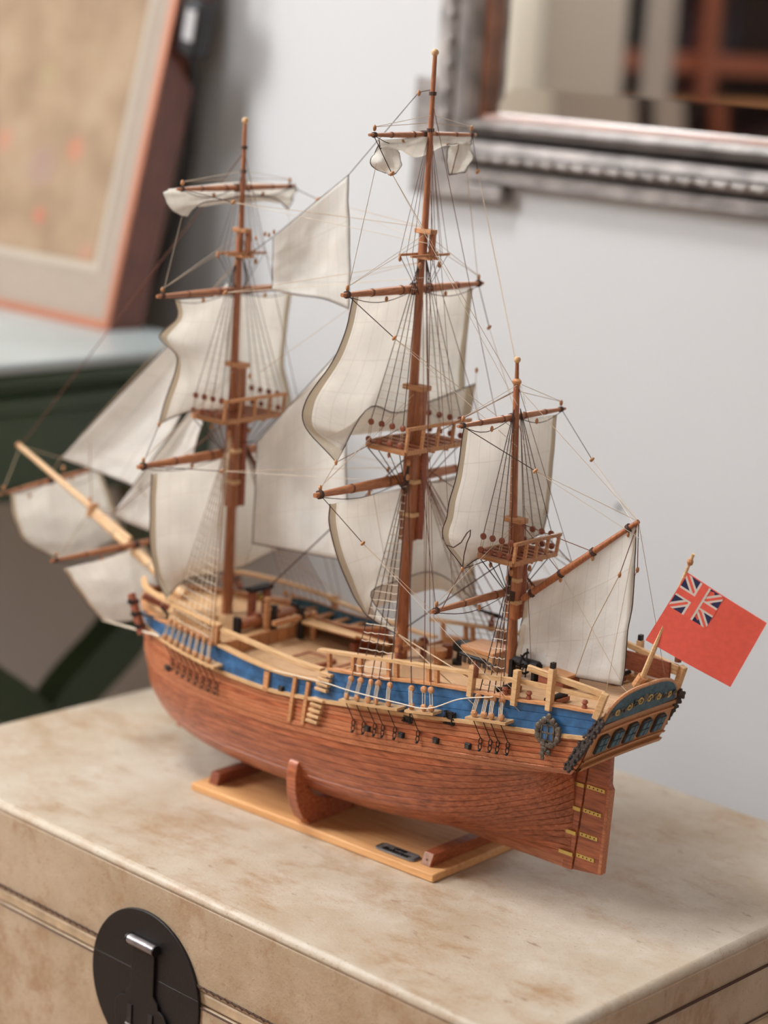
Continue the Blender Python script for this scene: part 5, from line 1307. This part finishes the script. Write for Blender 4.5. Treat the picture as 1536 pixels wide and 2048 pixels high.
# ship's boat on the starboard side of the waist
bt = empty('ships_boat', (-.2130, .0540, .1330)); bt.parent = ship
def bsec(t):
    w_ = .0165 * (1 - (2 * t - 1) ** 4) ** .7 * (1 - .22 * max(0, t - .5) * 0) + .0004; zt = .0160 + .0050 * (2 * t - 1) ** 2; zk = .0010 + .0040 * abs(2 * t - 1) ** 4
    return w_, zt, zk
outer, inn_ = [], []
for i in range(19):
    t = i / 18; w_, zt, zk = bsec(t); x = -.058 + .116 * t
    outer.append([V(x, w_ * math.sin(a), zt - (zt - zk) * math.cos(a) ** .8 if abs(math.cos(a)) > 1e-6 else zt) for a in [-math.pi / 2 + math.pi * j / 12 for j in range(13)]])
    inn_.append([V(x * .985, max(w_ - .0012, .0002) * math.sin(a), zt - (zt - zk - .0016) * max(math.cos(a), 0) ** .8) for a in [-math.pi / 2 + math.pi * j / 12 for j in range(13)]])
MB().grid(outer).build('boat_hull', M['redwood'], bt, smooth=True, angle=60)
mbi = MB().grid(inn_, True).build('boat_lining', M['teal'], bt, smooth=True, angle=60)
for sd in (0, -1):
    MB().tube([r_[sd] + V(0, 0, .0004) for r_ in outer], .0011, 6).build('gunwale', M['tan'], bt, smooth=True)
for t in (.16, .32, .48, .64, .80):
    w_, zt, zk = bsec(t); MB().box((-.058 + .116 * t, 0, zt - .0040), (.0055, 2 * w_ - .002, .0012)).build('thwart', M['tan'], bt, rot=(0, 0, 0))
for x in (-.03, .03): MB().box((x, 0, -.003), (.006, .030, .010)).build('boat_chock', M['redwood'], bt)
for a, b_ in ((az(548, 1228, .1470), az(712, 1274, .1470)), (V(-.262, .030, .148), V(-.135, .030, .1475))):
    MB().tube([a, lerp(a, b_, .5), b_], [.0017, .0022, .0015], 8).build('spare_spar', M['pale'], ship, smooth=True)
for x, y, l, wd in ((-.1880, -.008, .030, .028), (-.150, .0, .020, .030)):
    ht = empty('hatch', (x, y, zdk(x))); ht.parent = ship
    for sx in (-1, 1): MB().box((sx * l / 2, 0, .0010), (.0026, wd, .0036)).build('coaming', M['redwood'], ht); MB().box((0, sx * wd / 2, .0010), (l, .0026, .0036)).build('coaming', M['redwood'], ht)
    for k in range(7): MB().box((-l / 2 + l * (k + .5) / 7, 0, .0012), (l / 7 * .55, wd - .002, .0016)).build('grating_slat', M['deck'], ht)
# pin rail round the main mast, pumps
for y in (-.016, .016):
    for x in (-.112, -.086):
        MB().lathe((x, y, zdk(x) - .002), (x, y, zdk(x) + .018), [(0, .0030), (.010, .0030), (.011, .0020), (.013, .0020), (.014, .0034), (.018, .0028)], 10).build('bitt', M['redwood'], ship, smooth=True, angle=40)
MB().bar((-.086, -.020, .1640), (-.086, .020, .1640), .0040, .0034).build('pin_rail', M['tan'], ship)
for k in range(6): MB().tube([(-.086, -.017 + .0068 * k, .1600), (-.086, -.017 + .0068 * k, .1690)], .0008, 6).build('belaying_pin', M['tan'], ship)
def lath(name, x, y, prof, mat, n=12): return MB().lathe((x, y, zdk(x) - .001), (x, y, zdk(x) + 1), prof, n).build(name, M[mat], ship, smooth=True, angle=40)
lath('capstan', -.0420, .012, [(0, .0085), (.004, .0085), (.005, .0055), (.012, .0048), (.013, .0088), (.0185, .0088), (.0200, .0060)], 'black')
lath('drumhead_bitt', -.0560, -.002, [(0, .0050), (.006, .0042), (.010, .0070), (.015, .0070), (.016, .003)], 'tan')
for x, y in ((-.020, .030), (-.010, .030), (-.066, .022)): lath('barrel', x, y, [(0, .0042), (.006, .0052), (.012, .0042), (.013, .0042), (.0132, .001)], 'redwood')
sk = empty('skylight', (-.0160, .010, zdk(-.016))); sk.parent = ship
MB().box((0, 0, .0070), (.0300, .0260, .0160)).build('skylight_body', M['deck'], sk); MB().box((0, 0, .0165), (.0330, .0290, .0034)).build('skylight_roof', M['tan'], sk, bevel=.0006)
for k in range(6): MB().box((-.0125 + .005 * k, -.0133, .0070), (.0030, .0010, .0060)).build('skylight_pane', M['darkcarve'], sk)
whl = empty('steering_wheel', (.0300, .0, zdk(.03) + .0130)); whl.parent = ship
MB().tube([(0, .0085 * math.cos(a), .0085 * math.sin(a)) for a in [2 * math.pi * i / 20 for i in range(20)]], .0010, 6, closed=True).build('wheel_rim', M['black'], whl, smooth=True)
for k in range(8):
    a = math.pi * k / 4; MB().tube([(0, .001 * math.cos(a), .001 * math.sin(a)), (0, .0118 * math.cos(a), .0118 * math.sin(a))], .0006, 5).build('spoke', M['black'], whl)
MB().tube([(-.012, 0, 0), (.012, 0, 0)], .0040, 10).build('wheel_drum', M['black'], whl, smooth=True)
for x in (-.011, .011): MB().box((x, 0, -.0070), (.0030, .0120, .0160)).build('wheel_bracket', M['black'], whl)
cb = empty('cabin_hatch', (.0620, .0, zdk(.062))); cb.parent = ship
MB().box((0, 0, .0050), (.024, .022, .012)).build('hatch_box', M['redwood'], cb, bevel=.0006); MB().box((0, 0, .0115), (.027, .025, .0024)).build('hatch_lid', M['tan'], cb, bevel=.0005)
# swivel guns
for (x, s, z) in ((-.060, 1, .1835), (.030, -1, .1935), (.1350, 1, .2080)):
    g = empty('swivel_gun', on_side(x, z, s, 0)); g.parent = ship
    MB().lathe((.010, 0, 0), (-.016, 0, .0012), [(0, .0006), (.001, .0014), (.003, .0022), (.014, .0016), (.024, .0013), (.0255, .0018), (.026, .0010)], 8).build('gun_barrel', M['black'], g, smooth=True, angle=50)
    MB().tube([(.010, 0, 0), (.016, 0, -.0015), (.019, 0, .0005)], .0006, 5).build('gun_handle', M['black'], g)
    MB().lathe((0, 0, -.014), (0, 0, 0), [(0, .0028), (.008, .0028), (.010, .0016), (.0135, .0012)], 8).build('gun_post', M['redwood'], g, smooth=True, angle=50)
for s in (-1, 1):
    for x in (.045, .090):
        cn = empty('deck_gun', (x, s * .040, zdk(x) + .0055)); cn.parent = ship
        MB().lathe((0, -s * .010, 0), (0, s * .016, 0), [(0, .0010), (.001, .0028), (.012, .0022), (.024, .0017), (.0255, .0022), (.026, .0012)], 10).build('gun_barrel', M['bronze_gun'], cn, smooth=True, angle=50)
        MB().box((0, -s * .002, -.0028), (.0080, .0160, .0032)).build('gun_carriage', M['redwood'], cn)

# ------------------------------------------------------------------ ensign staff and flag
f0, f1 = ay(1281, 1364), ay(1387, 1108)
stf = MB().tube([f0, lerp(f0, f1, .55), lerp(f0, f1, .95), f1], [.0024, .0017, .0011, .0014], 8).build('flagstaff', M['pole'], ship, smooth=True)
MB().ball(lerp(f0, f1, .94), .0026, 8, (1, 1, 1.2)).build('halyard_block', M['tan'], stf, smooth=True)
MB().tube([f0 - V(.003, 0, .004), f0 + V(.002, 0, .005)], .0042, 10).build('staff_step', M['tan'], stf)
M['flag_red'] = plain('flag_red', (.84, .125, .085), rough=.75, bump=.15, bscale=900, var=.05)
M['flag_blue'] = plain('flag_blue', (.022, .026, .095), rough=.75, bump=.15, bscale=900)
M['flag_white'] = plain('flag_white', (.74, .68, .62), rough=.75, bump=.15, bscale=900)
HT, HB = ay(1375, 1145, -.003), ay(1291, 1280, -.003); FB, FT = ay(1460, 1375, .016), ay(1533, 1247, .016)
fnrm = (FT - HT).cross(HB - HT).normalized()
if fnrm.y > 0: fnrm = -fnrm
flag = empty('ensign', (0, 0, 0)); flag.parent = ship
def fp(s, t, k):                                     # s along the fly, t down the hoist, k layer
    p = HT * (1 - s) * (1 - t) + FT * s * (1 - t) + HB * (1 - s) * t + FB * s * t
    return p + fnrm * (.0010 * math.sin(s * 4.2 + .4) * s + k)
def fpoly(poly, k, name, mat, parent):
    """poly in flag units; built on both faces as one thin sheet"""
    n_ = len(poly); lo = [fp(x, y, -k) for x, y in poly]; hi = [fp(x, y, k) for x, y in poly]
    return MB().add(lo + hi, [tuple(range(n_)), tuple(reversed(range(n_, 2 * n_)))] + [(i, (i + 1) % n_, n_ + (i + 1) % n_, n_ + i) for i in range(n_)]).build(name, M[mat], parent)
G0 = [[fp(i / 14, j / 6, -.00016) for i in range(15)] for j in range(7)]; G1 = [[fp(i / 14, j / 6, .00016) for i in range(15)] for j in range(7)]
fm = MB().grid(G0).grid(G1, True)
for a, b_ in ((G0[0], G1[0]), (G0[-1], G1[-1]), ([r_[0] for r_ in G0], [r_[0] for r_ in G1]), ([r_[-1] for r_ in G0], [r_[-1] for r_ in G1])): fm.grid([a, b_])
fm.build('flag_field', M['flag_red'], flag, smooth=True, angle=40)
CW, CH = .475, .475
cn = fpoly([(0.012, .012), (CW, .012), (CW, CH), (.012, CH)], .00026, 'canton', 'flag_blue', flag)
def clip(poly):
    for ax_, lim, sg in ((0, .012, 1), (0, CW, -1), (1, .012, 1), (1, CH, -1)):
        out = []
        for i in range(len(poly)):
            a, b_ = poly[i], poly[(i + 1) % len(poly)]; da, db = sg * (a[ax_] - lim), sg * (b_[ax_] - lim)
            if da >= 0: out.append(a)
            if da * db < 0: t = da / (da - db); out.append((a[0] + (b_[0] - a[0]) * t, a[1] + (b_[1] - a[1]) * t))
        poly = out
    return poly
mx_, my_ = (.012 + CW) / 2, (.012 + CH) / 2
def diag(s, w_, off=0):
    dx, dy = (CW - .012) / 2, s * (CH - .012) / 2; L_ = math.hypot(dx, dy); nx_, ny_ = -dy / L_, dx / L_
    return clip([(mx_ - dx * 1.3 + nx_ * (off - w_), my_ - dy * 1.3 + ny_ * (off - w_)), (mx_ + dx * 1.3 + nx_ * (off - w_), my_ + dy * 1.3 + ny_ * (off - w_)), (mx_ + dx * 1.3 + nx_ * (off + w_), my_ + dy * 1.3 + ny_ * (off + w_)), (mx_ - dx * 1.3 + nx_ * (off + w_), my_ - dy * 1.3 + ny_ * (off + w_))])
for s in (1, -1): fpoly(diag(s, .040), .00032, 'white_saltire', 'flag_white', flag)
for s in (1, -1): fpoly(diag(s, .015), .00038, 'red_saltire', 'flag_red', flag)
for nm, w_, k, mt_ in (('white_cross', .066, .00044, 'flag_white'), ('red_cross', .042, .00050, 'flag_red')):
    fpoly([(.012, my_ - w_), (CW, my_ - w_), (CW, my_ + w_), (.012, my_ + w_)], k, nm, mt_, flag); fpoly([(mx_ - w_, .012), (mx_ + w_, .012), (mx_ + w_, CH), (mx_ - w_, CH)], k, nm, mt_, flag)
